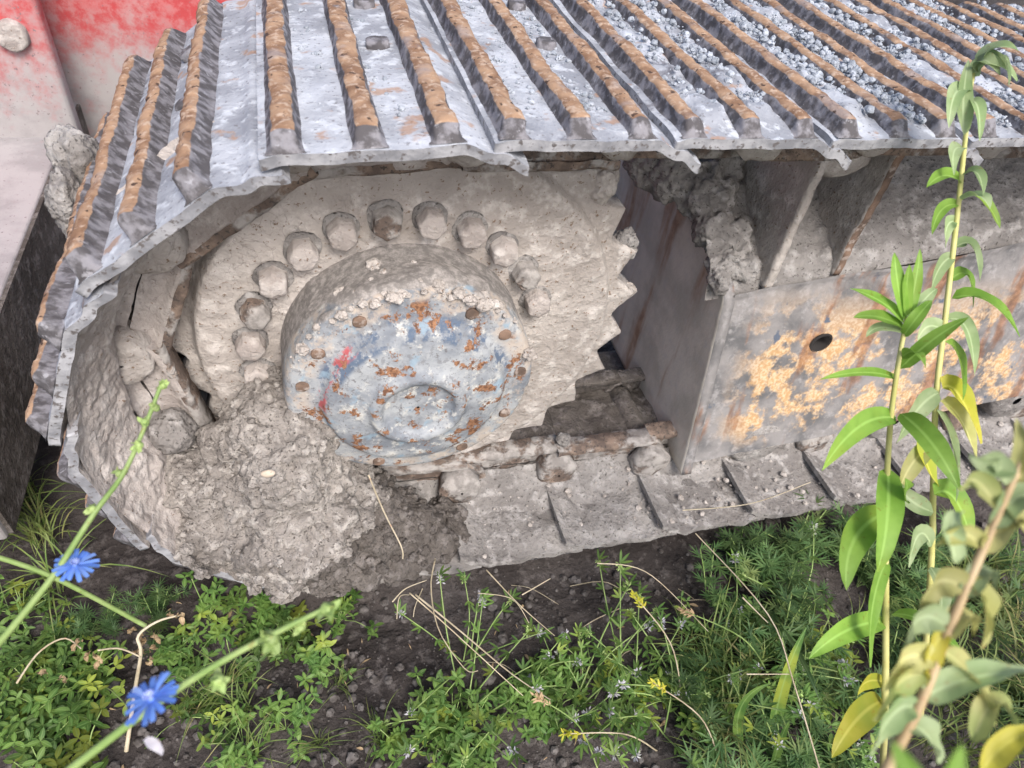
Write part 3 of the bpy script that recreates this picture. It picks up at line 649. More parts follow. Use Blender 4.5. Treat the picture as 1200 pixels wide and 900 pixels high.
for _ in range(520):
    x, y = rnd.uniform(-.15, 1.5), rnd.uniform(.004, .145); r = .0010 + .0055 * rnd.random() ** 5
    mb.add(*rock(0 if r < .003 else 1, (x, y, .012 + r * .2 + .030 * max(0, (y - .08) / .07) ** 1.5 + rnd.uniform(-.002, .004)), r))
o = mb.build('mud_crumbs', M['mud'], track, sm=False); o['kind'] = 'stuff'
# berm of mud along the foot of the lower links
U, S_ = np.meshgrid(np.linspace(-.15, 1.75, 420), np.linspace(0, 1, 40), indexing='ij')
P = np.stack([U, .075 + .090 * S_, .006 + .046 * S_ ** 1.5 + 0 * U], -1)
P[..., 2] += (.010 * fbm(P, 9, 4, 91) * 2 + .005 * fbm(P, 34, 4, 92) * 2 + .003 * fbm(P, 100, 2, 93) * 2) * smooth(0, .3, S_) - .010 * smooth(.2, 0, S_)
link('packed_mud', mesh('packed_mud', P.reshape(-1, 3), grid_faces(*U.shape), M['mudgrey']), track)
U, S_ = np.meshgrid(np.linspace(-.15, 1.75, 300), np.linspace(0, 1, 30), indexing='ij')      # and between the two rails
P = np.stack([U, .178 + .145 * S_, .066 + 0 * U], -1); P[..., 2] += .012 * fbm(P, 9, 4, 95) * 2 + .006 * fbm(P, 34, 4, 96) * 2
link('packed_mud', mesh('packed_mud', P.reshape(-1, 3), grid_faces(*U.shape), M['muddark_shade']), track)  # fill whose dark colour stands in for shade between the rails
def lump(name, c, r, seed, mat, label, amt=.25, squash=(1, 1, 1), base=None, sc=1.2, fine=.06):
    base = base or ICO4; Vb, Fb = clod_verts(base, (0, 0, 0), r, seed, amt, sc, 4, squash)
    nn = Vb / np.linalg.norm(Vb, axis=1)[:, None]; Vb = Vb + nn * (fine * r * 2 * fbm(Vb / r, 4, 4, seed + 9))[:, None]
    o = link(name, mesh(name, Vb, Fb, mat)); o.location = c; tag(o, label, 'mud clod', 'loose mud clods stuck to the undercarriage'); return o
lump('mud_clod', on_y(200, 505, .135), .034, 3, M['mudgrey'], 'rounded dark grey mud ball below the link beside the mud heap', .25, fine=.10)
lump('mud_clod', on_y(92, 190, .36), .038, 11, M['mudgrey'], 'rough fibrous mud lump hanging behind the left track shoe by the red machine', .35, (.8, .8, 1.3), fine=.14)
lump('mud_clod', on_y(84, 245, .30), .036, 12, M['mudgrey'], 'lower gritty mud lump clinging to the outer left track shoe', .35, (.6, .8, 1.4), fine=.14)
lump('mud_clod', on_y(705, 214, .205), .026, 13, M['mud'], 'hollow mud lump on the uppermost visible sprocket tooth', .35, (1, .8, 1.2), fine=.12)
lump('mud_clod', on_y(733, 285, .21), .022, 14, M['mudgrey'], 'mud lump wedged between sprocket teeth facing the end plate', .35, (.9, .8, 1.1), fine=.12)
lump('mud_clod', on_y(733, 340, .21), .015, 15, M['mud'], 'mud lump on the sprocket tooth level with the hub top', .35, (1.2, .8, .9), fine=.12)
lump('mud_clod', on_y(716, 385, .215), .012, 16, M['mudgrey'], 'small mud lump on the sprocket tooth low beside the end plate', .35, fine=.12)
mb = MB()
for i, (px, py, y, r) in enumerate([(765, 190, .40, .045), (795, 205, .36, .05), (825, 225, .33, .05), (835, 190, .38, .05), (835, 270, .275, .036), (850, 305, .228, .030), (842, 328, .196, .018), (870, 315, .215, .022), (862, 280, .26, .03), (885, 318, .215, .018)]):
    mb.add(*clod_verts(ICO3, on_y(px, py, y), r, i * 2.9 + 7, .3, 1.2, 3))
V, N, F = remesh(mb, .0036, 'tmp')
V += N * (.020 * fbm(V, 12, 4, 81, .55, True) + .012 * fbm(V, 30, 4, 82) * 2 + .006 * fbm(V, 80, 3, 83) * 2 - .006)[:, None]
o = link('mud_cake', mesh('mud_cake', V, F, M['mudgrey'])); tag(o, 'cracked grey mud cake slumped over the frame corner against the gusset plate', 'mud cake')
lump('mud_clod', on_y(955, 300, .25), .028, 23, M['mudgrey'], 'flat mud lump lying between the two gusset plates', .35, (1.3, 1, .6), fine=.12)
lump('mud_clod', on_y(660, 515, .165), .013, 21, M['mudgrey'], 'small twin mud crumb on the rail above the pin boss', .3)

# gravel lying between the grousers of the upper run
GD = fbm(np.stack(np.meshgrid(np.arange(400) / 200, np.arange(120) / 200, [0.0], indexing='ij'), -1)[:, :, 0], 14, 2, 4)
mb = MB()
for k in range(0, 10):
    A, B = pins[k + 1], pins[k]; mw, ln = frame2(A, B); mwn = np.array(mw)
    cnt = 2300 if k < 7 else (1500 if k == 7 else (900 if k == 8 else 260))
    for _ in range(cnt):
        slot = rnd.choice((0, 0, 1, 1, 2)); c0, c1 = ((.028, .058), (.094, .124), (.162, .186))[slot]
        if k == 7 and slot == 0 and rnd.random() < .5: continue
        t = rnd.uniform(c0, c1); y = .018 + (W - .03) * rnd.random(); 
        if k >= 7 and y < .06: continue
        if slot == 2 and k > 4: continue
        g = GD[min(int((t + k * .19) * 200), 399), min(int(y * 200), 119)]
        if g + rnd.uniform(-.10, .3) < 0: continue
        r = .0010 + .0045 * rnd.random() ** 3.2
        if k >= 8: r *= .7
        p = mwn @ np.array([t, y, float(shoe_profile(t)) + r * .35 + (.002 + .012 * rnd.random() if k < 8 else 0), 1])
        mb.add(*rock(0 if r < .0032 else 1, p[:3], r))
o = mb.build('gravel', M['gravel'], sm=False); tag(o, 'loose blue grey gravel lying between the grousers on the upper track', 'gravel', None, 'stuff')

# ------------------------------------------------------------------ red machine behind, on the left
redm = thing('red_machine_chassis', 'dusty red painted machine chassis with beam standing behind the left track end', 'machine chassis', (-.75, .6, 0))
RM = Matrix.Translation((.75, -.6, 0))
def redpart(name, Vf, nu, nv, dust):
    P = Vf; o = link(name, mesh(name, P.reshape(-1, 3), grid_faces(nu, nv), M['red'], True, None, {'dust': dust.reshape(-1)}), redm); o.matrix_local = RM; return o
a, b = np.meshgrid(np.linspace(0, 1, 30), np.linspace(0, 1, 60), indexing='ij')
redpart('back_panel', np.stack([-1.5 + 1.28 * a, 1.16 + 0 * a, -.06 + 1.2 * b], -1), 30, 60, .12 + .8 * smooth(.55, .30, b))
mb = MB()
def redbox(name, lo, hi, dustf, bev=.012):
    import bmesh
    bm = bmesh.new(); bmesh.ops.create_cube(bm, size=1)
    for v in bm.verts: v.co = Vector(((lo[i] + hi[i]) / 2 + v.co[i] * (hi[i] - lo[i]) for i in range(3)))
    bmesh.ops.bevel(bm, geom=bm.edges[:], offset=bev, segments=3, affect='EDGES', profile=.5)
    bmesh.ops.subdivide_edges(bm, edges=bm.edges[:], cuts=3, use_grid_fill=True)
    me = bpy.data.meshes.new(name); bm.to_mesh(me); bm.free(); me.materials.append(M['red'])
    co = np.array([v.co for v in me.vertices]); at_ = me.attributes.new('dust', 'FLOAT', 'POINT'); at_.data.foreach_set('value', dustf(co).astype(np.float32))
    me.polygons.foreach_set('use_smooth', np.ones(len(me.polygons), bool))
    o = link(name, me, redm); o.matrix_local = RM; return o
up_ = redbox('upright_plate', (-1.25, .985, .26), (-.573, 1.03, 1.3), lambda c: .36 + .8 * smooth(.56, .36, c[:, 2]))
redbox('box_beam', (-1.3, .13, .085), (-.607, 1.5, .31), lambda c: 1.1 + 0 * c[:, 0], .006)
mb = MB(); mb.box((-.607, .14, .088), (-.600, 1.49, .305)); o = mb.build('flank_plate', M['muddark_shade'], redm, sm=False); o.matrix_local = RM  # thin slab on the beam's track side, darker than the rest
hb = link('bolt_head', hex_bolt(.028, .018, 8, M['mudpink'], 'bolt_head', .7), up_); hb.matrix_local = Matrix.Translation(on_y(15, 40, .985))

# ------------------------------------------------------------------ plants
def curve(pts, n=24):
    pts = np.array(pts, float); k = len(pts); out = []
    for u in np.linspace(0, k - 1, n):
        i = min(int(u), k - 2); t = u - i; p0, p1, p2, p3 = pts[max(i - 1, 0)], pts[i], pts[i + 1], pts[min(i + 2, k - 1)]
        out.append(.5 * ((2 * p1) + (-p0 + p2) * t + (2 * p0 - 5 * p1 + 4 * p2 - p3) * t * t + (-p0 + 3 * p1 - 3 * p2 + p3) * t ** 3))
    return np.array(out)
def root(name, label, cat, base, group=None): return thing(name, label, cat, base, group)
def put(mbx, name, mats, par):
    o = mbx.build(name, mats, par); o.matrix_local = Matrix.Translation(-Vector(par.location)); return o

def chicory(stem_px, rad, flowers, buds, label):
    pts = [at(*p) for p in stem_px]; c = curve(pts, 30); pl = root('chicory', label, 'wildflower', tuple(pts[0]), 'chicory stalks')
    mb = MB(); mb.tube(c, list(np.linspace(rad, rad * .55, len(c))), 9); put(mb, 'stem', M['stem'], pl)
    for (px, py, dp, s) in buds:
        p = at(px, py, dp); mb = MB(); s *= 1.5
        for _ in range(7):
            v = np.array([rnd.gauss(0, 1), rnd.gauss(0, 1), rnd.gauss(0.4, 1)]); v /= np.linalg.norm(v)
            mb.leaf(p - v * s * .1, p + v * s * .6, p + v * s * 1.1, s * .75, up=(rnd.gauss(0, 1), rnd.gauss(0, 1), 1), n=4, fold=.5)
        mb.add(*clod_verts(ICO2, p, s * .5, px, .25, 1.5, 2)); put(mb, 'bud', M['bud'], pl)
    for (px, py, dp, s, tilt) in flowers:
        p = at(px, py, dp); ax = -CF * .55 + CU * .75 + CR * tilt; ax /= np.linalg.norm(ax)
        e1 = np.cross(ax, CR); e1 /= np.linalg.norm(e1); e2 = np.cross(ax, e1)
        mb = MB(); mb.add(*clod_verts(ICO2, p, s * .16, 3, .2, 2, 2)); fl = put(mb, 'flower_head', M['petal'], pl)
        for j in range(17):
            q = 2 * PI * j / 17 + rnd.uniform(-.1, .1); dr = math.cos(q) * e1 + math.sin(q) * e2; L = s * rnd.uniform(.95, 1.25); lift = rnd.uniform(.15, .45)
            mb = MB(); V_ = []
            for i in range(7):
                t = i / 6; cpt = p + dr * L * t + ax * (L * lift * (t - .75 * t * t)); sd_ = np.cross(dr, ax); hw = s * .125 * (.35 + .65 * min(t * 1.8, 1)) * (1 if t < .95 else .85)
                V_ += [cpt + sd_ * hw + ax * hw * .25, cpt, cpt - sd_ * hw + ax * hw * .25]
            F_ = []
            for i in range(6): a_ = i * 3; F_ += [(a_, a_ + 1, a_ + 4, a_ + 3), (a_ + 1, a_ + 2, a_ + 5, a_ + 4)]
            mb.add(V_, F_, 0, [0, 1, 0] * 7); me = mb.build('petal', M['petal'], fl); me.matrix_local = Matrix.Identity(4); me.matrix_parent_inverse = Matrix.Identity(4); me.data.transform(Matrix.Translation(-Vector(pl.location)))
            me.matrix_local = Matrix.Translation(Vector(pl.location))
        mb = MB()
        for j in range(11):
            q = 2 * PI * j / 11; e_ = p + (math.cos(q) * e1 + math.sin(q) * e2) * s * .22 + ax * s * .42; mb.tube([p, p * .5 + e_ * .5 + ax * s * .05, e_], s * .035, 5)
        me = mb.build('stamens', M['petalpale'], fl); me.data.transform(Matrix.Translation(-Vector(pl.location))); me.matrix_local = Matrix.Translation(Vector(pl.location))
    return pl
chicory([(-70, 830, .50), (0, 752, .50), (60, 678, .51), (110, 602, .52), (150, 545, .54), (190, 448, .56)], .0029, [(88, 663, .515, .0135, .3)],
        [(191, 452, .56, .004), (183, 478, .555, .004), (170, 495, .55, .0045), (163, 522, .545, .0045), (140, 555, .54, .004), (108, 596, .52, .004)], 'tall chicory stalk with a blue flower against the left track end')
chicory([(40, 935, .40), (100, 888, .40), (190, 820, .405), (260, 775, .41), (330, 738, .415), (392, 708, .42)], .0028, [(178, 820, .39, .0135, -.1)],
        [(384, 714, .42, .006), (318, 748, .415, .0065), (255, 797, .41, .0055), (352, 735, .42, .004)], 'leaning chicory stalk with a blue flower low in the left corner')
p = thing('chicory', 'thin bare green chicory stem lying across the left edge below the blue flower', 'wildflower', tuple(at(-30, 645, .8)), 'chicory stalks')
mb = MB(); mb.tube(curve([at(-30, 645, .8), at(60, 675, .85), at(170, 733, .95)], 12), .0032, 7); put(mb, 'stem', M['stem'], p)
mb = MB(); q = at(168, 868, .41)
for j in range(3): mb.leaf(q, q + CR * (.007 + j * .002) - CU * .001 * j, q + CR * .011 - CU * (.003 + .003 * j), .008, up=-CF, n=5)
o = mb.build('fallen_petal', M['white']); tag(o, 'pale faded petal hanging under the lower blue chicory flower', 'petal')

def weed(name, label, stem_px, rad, leaves, stem_mat, wk=1.3, fold=.35, wav=.03):
    pts = [at(*p) for p in stem_px]; c = curve(pts, 34); pl = root(name, label, 'weed', tuple(pts[0]), 'tall leafy weeds on the right')
    mb = MB(); mb.tube(c, list(np.linspace(rad, rad * .5, len(c))), 9); put(mb, 'stem', stem_mat, pl)
    for L in leaves:
        (bx, by, bd), (mx, my, md_), (tx, ty, td), wd, mt = L[:5]; tw = L[5] if len(L) > 5 else 0; wvv = wav
        mb = MB(); up_v = -CF * .8 + CU * .5 + CR * rnd.uniform(-.3, .3)
        mb.leaf(at(bx, by, bd), at(mx, my, md_), at(tx, ty, td), wd * wk, up=up_v, n=12, fold=fold, wave=wvv, twist=tw); put(mb, 'leaf', M[mt], pl)
    return pl
# weed with the bright leaf tuft in the middle of the right side
D = .66
lv = [((1060, 380, D), (1040, 350, D - .02), (995, 338, D), .014, 'leaf'), ((1060, 375, D), (1050, 330, D - .03), (1048, 296, D - .02), .013, 'leaf'), ((1062, 375, D), (1075, 330, D), (1078, 292, D), .011, 'leaf'),
      ((1060, 385, D), (1030, 365, D - .02), (1000, 372, D - .02), .014, 'leaf'), ((1062, 380, D), (1085, 345, D), (1098, 338, D + .01), .013, 'leafpale'), ((1060, 390, D), (1025, 375, D), (1015, 395, D), .010, 'leafpale'),
      ((1063, 372, D), (1060, 335, D - .02), (1066, 310, D - .03), .012, 'leaf'), ((1058, 395, D), (1078, 365, D - .03), (1092, 352, D), .012, 'leaf'),
      ((1055, 432, D + .01), (1090, 395, D - .02), (1135, 372, D - .03), .014, 'leaf'), ((1053, 445, D + .01), (1020, 428, D), (960, 445, D - .02), .010, 'leaf'), ((1055, 420, D), (1075, 400, D - .03), (1085, 432, D - .03), .012, 'leaf'),
      ((1050, 490, D + .02), (1005, 480, D - .02), (963, 552, D - .04), .021, 'leaf', .3), ((1055, 485, D + .02), (1095, 510, D - .03), (1125, 575, D - .03), .022, 'leaf', -.2),
      ((1040, 548, D + .04), (1045, 610, D - .01), (1028, 672, D), .025, 'leaf', .5), ((1040, 600, D + .05), (985, 620, D + .01), (992, 692, D), .028, 'leaf', .4), ((1040, 655, D + .06), (1015, 700, D + .02), (1020, 782, D + .02), .016, 'leaf', .5),
      ((1038, 728, D + .08), (990, 728, D + .02), (948, 772, D + .02), .022, 'leaf', .2), ((1035, 820, D + .1), (1000, 835, D + .03), (975, 888, D + .03), .026, 'leafyel', .3), ((1045, 590, D + .04), (1070, 580, D), (1060, 560, D), .016, 'leaf'),
      ((1038, 800, D + .1), (1010, 790, D + .05), (1005, 815, D + .05), .014, 'leafyel', .8), ((1045, 720, D + .06), (1085, 715, D + .02), (1135, 775, D), .015, 'leaf', .3)]
weed('leafy_weed', 'yellow green weed topped by a tuft of narrow leaves beside the frame hole', [(1034, 905, .98), (1037, 840, D + .1), (1038, 720, D + .07), (1038, 600, D + .045), (1043, 500, D + .02), (1052, 430, D), (1063, 372, D)], .0040, lv, M['stemyel'])
# taller weed reaching up across the track
E0 = .72
lv = [((1130, 160, E0), (1125, 120, E0 - .02), (1135, 70, E0), .013, 'leafpale'), ((1140, 90, E0), (1160, 55, E0 - .02), (1192, 95, E0 - .02), .016, 'leafpale'), ((1135, 110, E0), (1115, 90, E0 - .02), (1112, 150, E0 - .02), .014, 'leafpale', .4), ((1150, 72, E0), (1180, 50, E0 - .02), (1182, 100, E0 - .03), .012, 'leafpale', .5), ((1125, 240, E0), (1098, 235, E0), (1092, 275, E0 - .01), .010, 'leaf', .5), ((1118, 300, E0), (1098, 305, E0), (1090, 345, E0 - .01), .011, 'leafpale', .6), ((1108, 400, E0), (1130, 410, E0), (1128, 470, E0 - .02), .013, 'leaf', .6), ((1098, 480, E0), (1125, 520, E0), (1120, 590, E0 - .02), .012, 'leafpale', .8), ((1145, 75, E0), (1165, 45, E0 - .02), (1194, 60, E0 - .03), .013, 'leafpale'),
      ((1142, 85, E0), (1150, 55, E0 - .02), (1172, 88, E0 - .02), .013, 'leafpale'), ((1135, 120, E0), (1150, 110, E0 - .02), (1148, 165, E0 - .02), .011, 'leafpale', .4), ((1130, 175, E0), (1112, 165, E0 - .02), (1118, 205, E0 - .02), .011, 'leafpale', .4),
      ((1128, 215, E0), (1105, 195, E0), (1086, 220, E0 - .02), .013, 'leaf'), ((1130, 205, E0), (1150, 190, E0 - .02), (1152, 230, E0 - .02), .011, 'leafpale', .5), ((1127, 235, E0), (1150, 220, E0 - .02), (1160, 245, E0 - .03), .014, 'leafpale'),
      ((1140, 228, E0), (1160, 235, E0), (1172, 268, E0), .009, 'leaf'), ((1122, 260, E0), (1105, 255, E0), (1108, 290, E0), .011, 'leafpale', .4), ((1120, 290, E0), (1145, 270, E0), (1148, 330, E0 - .02), .012, 'leafpale', .5),
      ((1115, 350, E0), (1160, 335, E0 - .02), (1195, 395, E0 - .04), .016, 'leaf', .2), ((1110, 375, E0), (1140, 365, E0), (1142, 440, E0 - .02), .013, 'leafpale', .4), ((1112, 330, E0), (1140, 300, E0), (1140, 360, E0), .011, 'leaf', .4),
      ((1108, 390, E0), (1085, 370, E0), (1075, 400, E0), .013, 'leafpale', .5), ((1105, 455, E0), (1120, 440, E0), (1150, 520, E0 - .02), .020, 'leafyel', .9), ((1100, 460, E0), (1075, 470, E0), (1050, 520, E0), .016, 'leafpale', .5),
      ((1102, 470, E0), (1130, 480, E0), (1145, 545, E0), .016, 'leafdry', .8), ((1096, 500, E0), (1070, 530, E0), (1100, 570, E0), .017, 'leafyel', .7), ((1095, 520, E0), (1060, 540, E0), (1052, 585, E0), .015, 'leafdry', .6),
      ((1095, 580, E0), (1120, 560, E0), (1140, 640, E0), .020, 'leaf', .4), ((1094, 600, E0), (1060, 590, E0), (1048, 560, E0), .015, 'leafpale', .5), ((1092, 640, E0 + .02), (1075, 600, E0), (1065, 665, E0), .014, 'leafpale', .8),
      ((1090, 665, E0 + .02), (1110, 690, E0), (1100, 735, E0), .016, 'leafpale', .5)]
weed('leafy_weed', 'tallest weed with a drooping top reaching up across the upper track shoes', [(1078, 850, 1.0), (1086, 740, .84), (1092, 640, .77), (1096, 480, E0 + .01), (1108, 370, E0), (1122, 250, E0), (1131, 165, E0), (1140, 90, E0), (1158, 68, E0 - .01)], .0038, lv, M['stemyel'], 1.6, .5)
G0 = .33
lv = [((1100, 760, G0), (1150, 790, G0), (1165, 850, G0), .014, 'leafdry', 1.5), ((1060, 850, G0), (1090, 850, G0), (1100, 895, G0), .016, 'leafpale', .9), ((1185, 565, G0), (1215, 560, G0), (1222, 500, G0), .012, 'leafdry', .9), ((1135, 680, G0), (1165, 700, G0), (1150, 760, G0), .014, 'leafdry', 1.4), ((1110, 740, G0), (1080, 760, G0), (1085, 815, G0), .012, 'leafyel', 1.2), ((1170, 600, G0), (1140, 540, G0), (1125, 575, G0), .014, 'leafdry', .8), ((1180, 570, G0), (1165, 520, G0), (1145, 545, G0), .012, 'leafpale', .8), ((1185, 560, G0), (1205, 520, G0), (1190, 490, G0), .009, 'leafdry', .8),
      ((1160, 620, G0), (1195, 560, G0), (1225, 590, G0), .015, 'leafpale', .6), ((1150, 650, G0), (1180, 600, G0), (1210, 620, G0), .014, 'leafdry', 1.1), ((1130, 690, G0), (1090, 660, G0), (1075, 720, G0), .018, 'leafdry', 1.2),
      ((1125, 700, G0), (1160, 650, G0), (1165, 690, G0), .014, 'leafpale', 1.2), ((1110, 735, G0), (1070, 700, G0), (1060, 760, G0), .017, 'leafpale', 1.0), ((1105, 750, G0), (1140, 700, G0), (1140, 745, G0), .014, 'leafdry', 1.4),
      ((1095, 775, G0), (1055, 750, G0), (1035, 810, G0), .017, 'leafdry', 1.0), ((1090, 790, G0), (1050, 780, G0), (1025, 845, G0), .014, 'leafdry', 1.3), ((1080, 820, G0), (1120, 790, G0), (1215, 785, G0), .018, 'leafpale', .5),
      ((1075, 830, G0), (1045, 815, G0), (1020, 885, G0), .015, 'leafpale', .8), ((1175, 590, G0), (1210, 640, G0), (1235, 640, G0), .016, 'leafdry', .7), ((1140, 870, G0), (1165, 790, G0), (1190, 850, G0), .014, 'leafdry', 1.2), ((1150, 905, G0), (1175, 860, G0), (1225, 855, G0), .015, 'leafyel', .4),
      ((1120, 660, G0), (1105, 610, G0), (1130, 600, G0), .013, 'leafpale', 1.0), ((1150, 640, G0), (1125, 610, G0), (1095, 640, G0), .013, 'leafdry', 1.0), ((1190, 545, G0), (1160, 560, G0), (1135, 530, G0), .012, 'leafpale', .8)]
weed('wilting_weed', 'blurred wilting weed with a brown stem and curled leaves in the lower right corner', [(1020, 945, G0), (1045, 890, G0), (1080, 820, G0), (1115, 730, G0), (1160, 625, G0), (1200, 535, G0), (1245, 450, G0)], .0030, lv, M['stembrown'], .92, .85, .10)
p = thing('leafy_weed', 'large blurred green leaf tips close to the lens at the bottom right edge', 'weed', tuple(at(1105, 985, .19)), 'tall leafy weeds on the right')
for (a_, b_, c_, wd) in (((1105, 985, .19), (1075, 925, .19), (1045, 868, .19), .011), ((1105, 985, .19), (1110, 920, .19), (1128, 872, .19), .010), ((1100, 985, .20), (1065, 945, .20), (1020, 905, .20), .010)):
    mb = MB(); mb.leaf(at(*a_), at(*b_), at(*c_), wd, up=-CF, n=10); put(mb, 'leaf', M['leaf'], p)

# ground plants: prototypes made once, then copied one by one
def copy_tree(o, parent=None):
    c = o.copy(); COL.objects.link(c); c.parent = parent
    for ch in o.children: copy_tree(ch, c)
    return c
def proto_clover(seed):
    r_ = random.Random(seed); e = thing('clover_plant', 'x', 'clover', (0, 0, -50)); st = MB(); lf = MB()
    for i in range(r_.randint(7, 11)):
        q = r_.uniform(0, 2 * PI); L = r_.uniform(.03, .095); el = r_.uniform(.35, 1.4); dr = np.array([math.cos(q) * math.cos(el), math.sin(q) * math.cos(el), math.sin(el)])
        tip = dr * L + np.array([0, 0, -.004]); md_ = dr * L * .5 + np.array([0, 0, .01]); st.tube(curve([(0, 0, 0), md_, tip], 6), .0008, 5)
        for k_ in range(r_.randint(2, 4)):
            bp = tip if k_ == 0 else md_ + (tip - md_) * r_.random() + np.array([r_.uniform(-.012, .012), r_.uniform(-.012, .012), r_.uniform(0, .006)])
            q0 = r_.uniform(0, 6.28); s_ = r_.uniform(.010, .017); tl = np.array([r_.uniform(-.4, .4), r_.uniform(-.4, .4), 1])
            for j in range(3):
                qq = q0 + j * 2.094 + r_.uniform(-.2, .2); dd_ = np.array([math.cos(qq), math.sin(qq), r_.uniform(-.25, .35)])
                lf.leaf(bp, bp + dd_ * s_ * .5 + np.array([0, 0, .001]), bp + dd_ * s_ * 1.1, s_ * .74, up=tl, n=4, fold=.2, shape=.75)
    a_ = st.build('stem', M['stem'], e); b_ = lf.build('foliage', M['clover'], e); return e
def proto_mug(seed):
    r_ = random.Random(seed); e = thing('feathery_weed', 'x', 'weed', (0, 0, -50)); st = MB(); lf = MB()
    for i in range(r_.randint(4, 7)):
        q = r_.uniform(0, 2 * PI); L = r_.uniform(.06, .13); el = r_.uniform(.5, 1.3); dr = np.array([math.cos(q) * math.cos(el), math.sin(q) * math.cos(el), math.sin(el)]); tip = dr * L
        st.tube(curve([(0, 0, 0), tip * .5 + np.array([0, 0, .008]), tip], 6), .001, 5)
        for k_ in range(9):
            bp = tip * (.3 + .7 * k_ / 8); qq = k_ * 2.4 + r_.random(); d0 = np.array([math.cos(qq), math.sin(qq), .35 + r_.uniform(-.2, .3)]); l0 = r_.uniform(.022, .04)
            for m_ in range(-2, 3):
                s0 = bp + d0 * l0 * (.15 + .2 * (2 - abs(m_))); dq = qq + m_ * .42; d1 = np.array([math.cos(dq), math.sin(dq), d0[2] * .8])
                lf.leaf(bp + d0 * l0 * .12 * (2 - abs(m_)), s0, bp + d1 * l0 * (1 - .16 * abs(m_)), .0042, up=(0, 0, 1), n=3, fold=.2, shape=.5)
    st.build('stem', M['stem'], e); lf.build('foliage', M['mugwort'], e); return e
def proto_grass(seed, n=26, L0=.16, mat='grass', name='grass_tuft', wd=.003):
    r_ = random.Random(seed); e = thing(name, 'x', 'grass', (0, 0, -50)); lf = MB()
    for i in range(n):
        q = r_.uniform(0, 2 * PI); L = L0 * r_.uniform(.5, 1.2); o_ = np.array([r_.gauss(0, .012), r_.gauss(0, .012), 0]); dr = np.array([math.cos(q), math.sin(q), 0]); b_ = r_.uniform(.3, .9)
        lf.leaf(o_, o_ + dr * L * .25 * b_ + np.array([0, 0, L * .7]), o_ + dr * L * b_ + np.array([0, 0, L * (.9 - .7 * b_)]), wd, up=(0.2, .1, 1), n=6, fold=.4, shape=.2)
    lf.build('blades', M[mat], e); return e
def proto_alf(seed):
    r_ = random.Random(seed); e = thing('flowering_clover', 'x', 'wildflower', (0, 0, -50)); st = MB(); lf = MB(); fl = MB()
    for i in range(3):
        q = r_.uniform(0, 6.28); L = r_.uniform(.09, .17); dr = np.array([math.cos(q), math.sin(q), r_.uniform(.5, 1.1)]); tip = dr * L
        c = curve([(0, 0, 0), tip * .5 + np.array([r_.uniform(-.01, .01), r_.uniform(-.01, .01), .02]), tip], 10); st.tube(c, list(np.linspace(.0014, .0008, 10)), 5)
        for k_ in range(5):
            bp = c[2 + k_ * 2 - (1 if k_ == 4 else 0)]; qq = r_.uniform(0, 6.28)
            for j in range(3):
                q3 = qq + (j - 1) * .7; dd_ = np.array([math.cos(q3), math.sin(q3), .3]); lf.leaf(bp, bp + dd_ * .01, bp + dd_ * r_.uniform(.014, .022), .006, n=4, shape=.6)
        fl = MB()
        for k_ in range(26):
            v = np.array([r_.gauss(0, 1), r_.gauss(0, 1), r_.gauss(.6, 1)]); v /= np.linalg.norm(v); b0 = tip - dr * .010 * r_.random() + v * .002; fl.leaf(b0, b0 + v * .003, b0 + v * .0062, .0034, up=(r_.gauss(0, 1), r_.gauss(0, 1), 1), n=3, shape=.6)
        fl.build('flower_cluster', M['white' if (seed + i) % 3 else 'bud'], e)
    st.build('stem', M['stem'], e); lf.build('leaves', M['clover'], e); return e
PR = dict(clover=[proto_clover(i) for i in range(7)], mug=[proto_mug(i + 20) for i in range(5)], grass=[proto_grass(i + 40) for i in range(4)], alf=[proto_alf(i + 60) for i in range(5)])
def plant(kind, px, py, label, group, s=1.0, tilt=.25):
    p_ = on_z(px, py, -.06)
    c = copy_tree(rnd.choice(PR[kind])); c.location = (p_[0], p_[1], float(gh(p_[0], p_[1])) - .003); c.rotation_euler = (rnd.uniform(-tilt, tilt), rnd.uniform(-tilt, tilt), rnd.uniform(0, 6.28)); k_ = s * rnd.uniform(.8, 1.2); c.scale = (k_, k_, k_)
    tag(c, label, None, group); return c
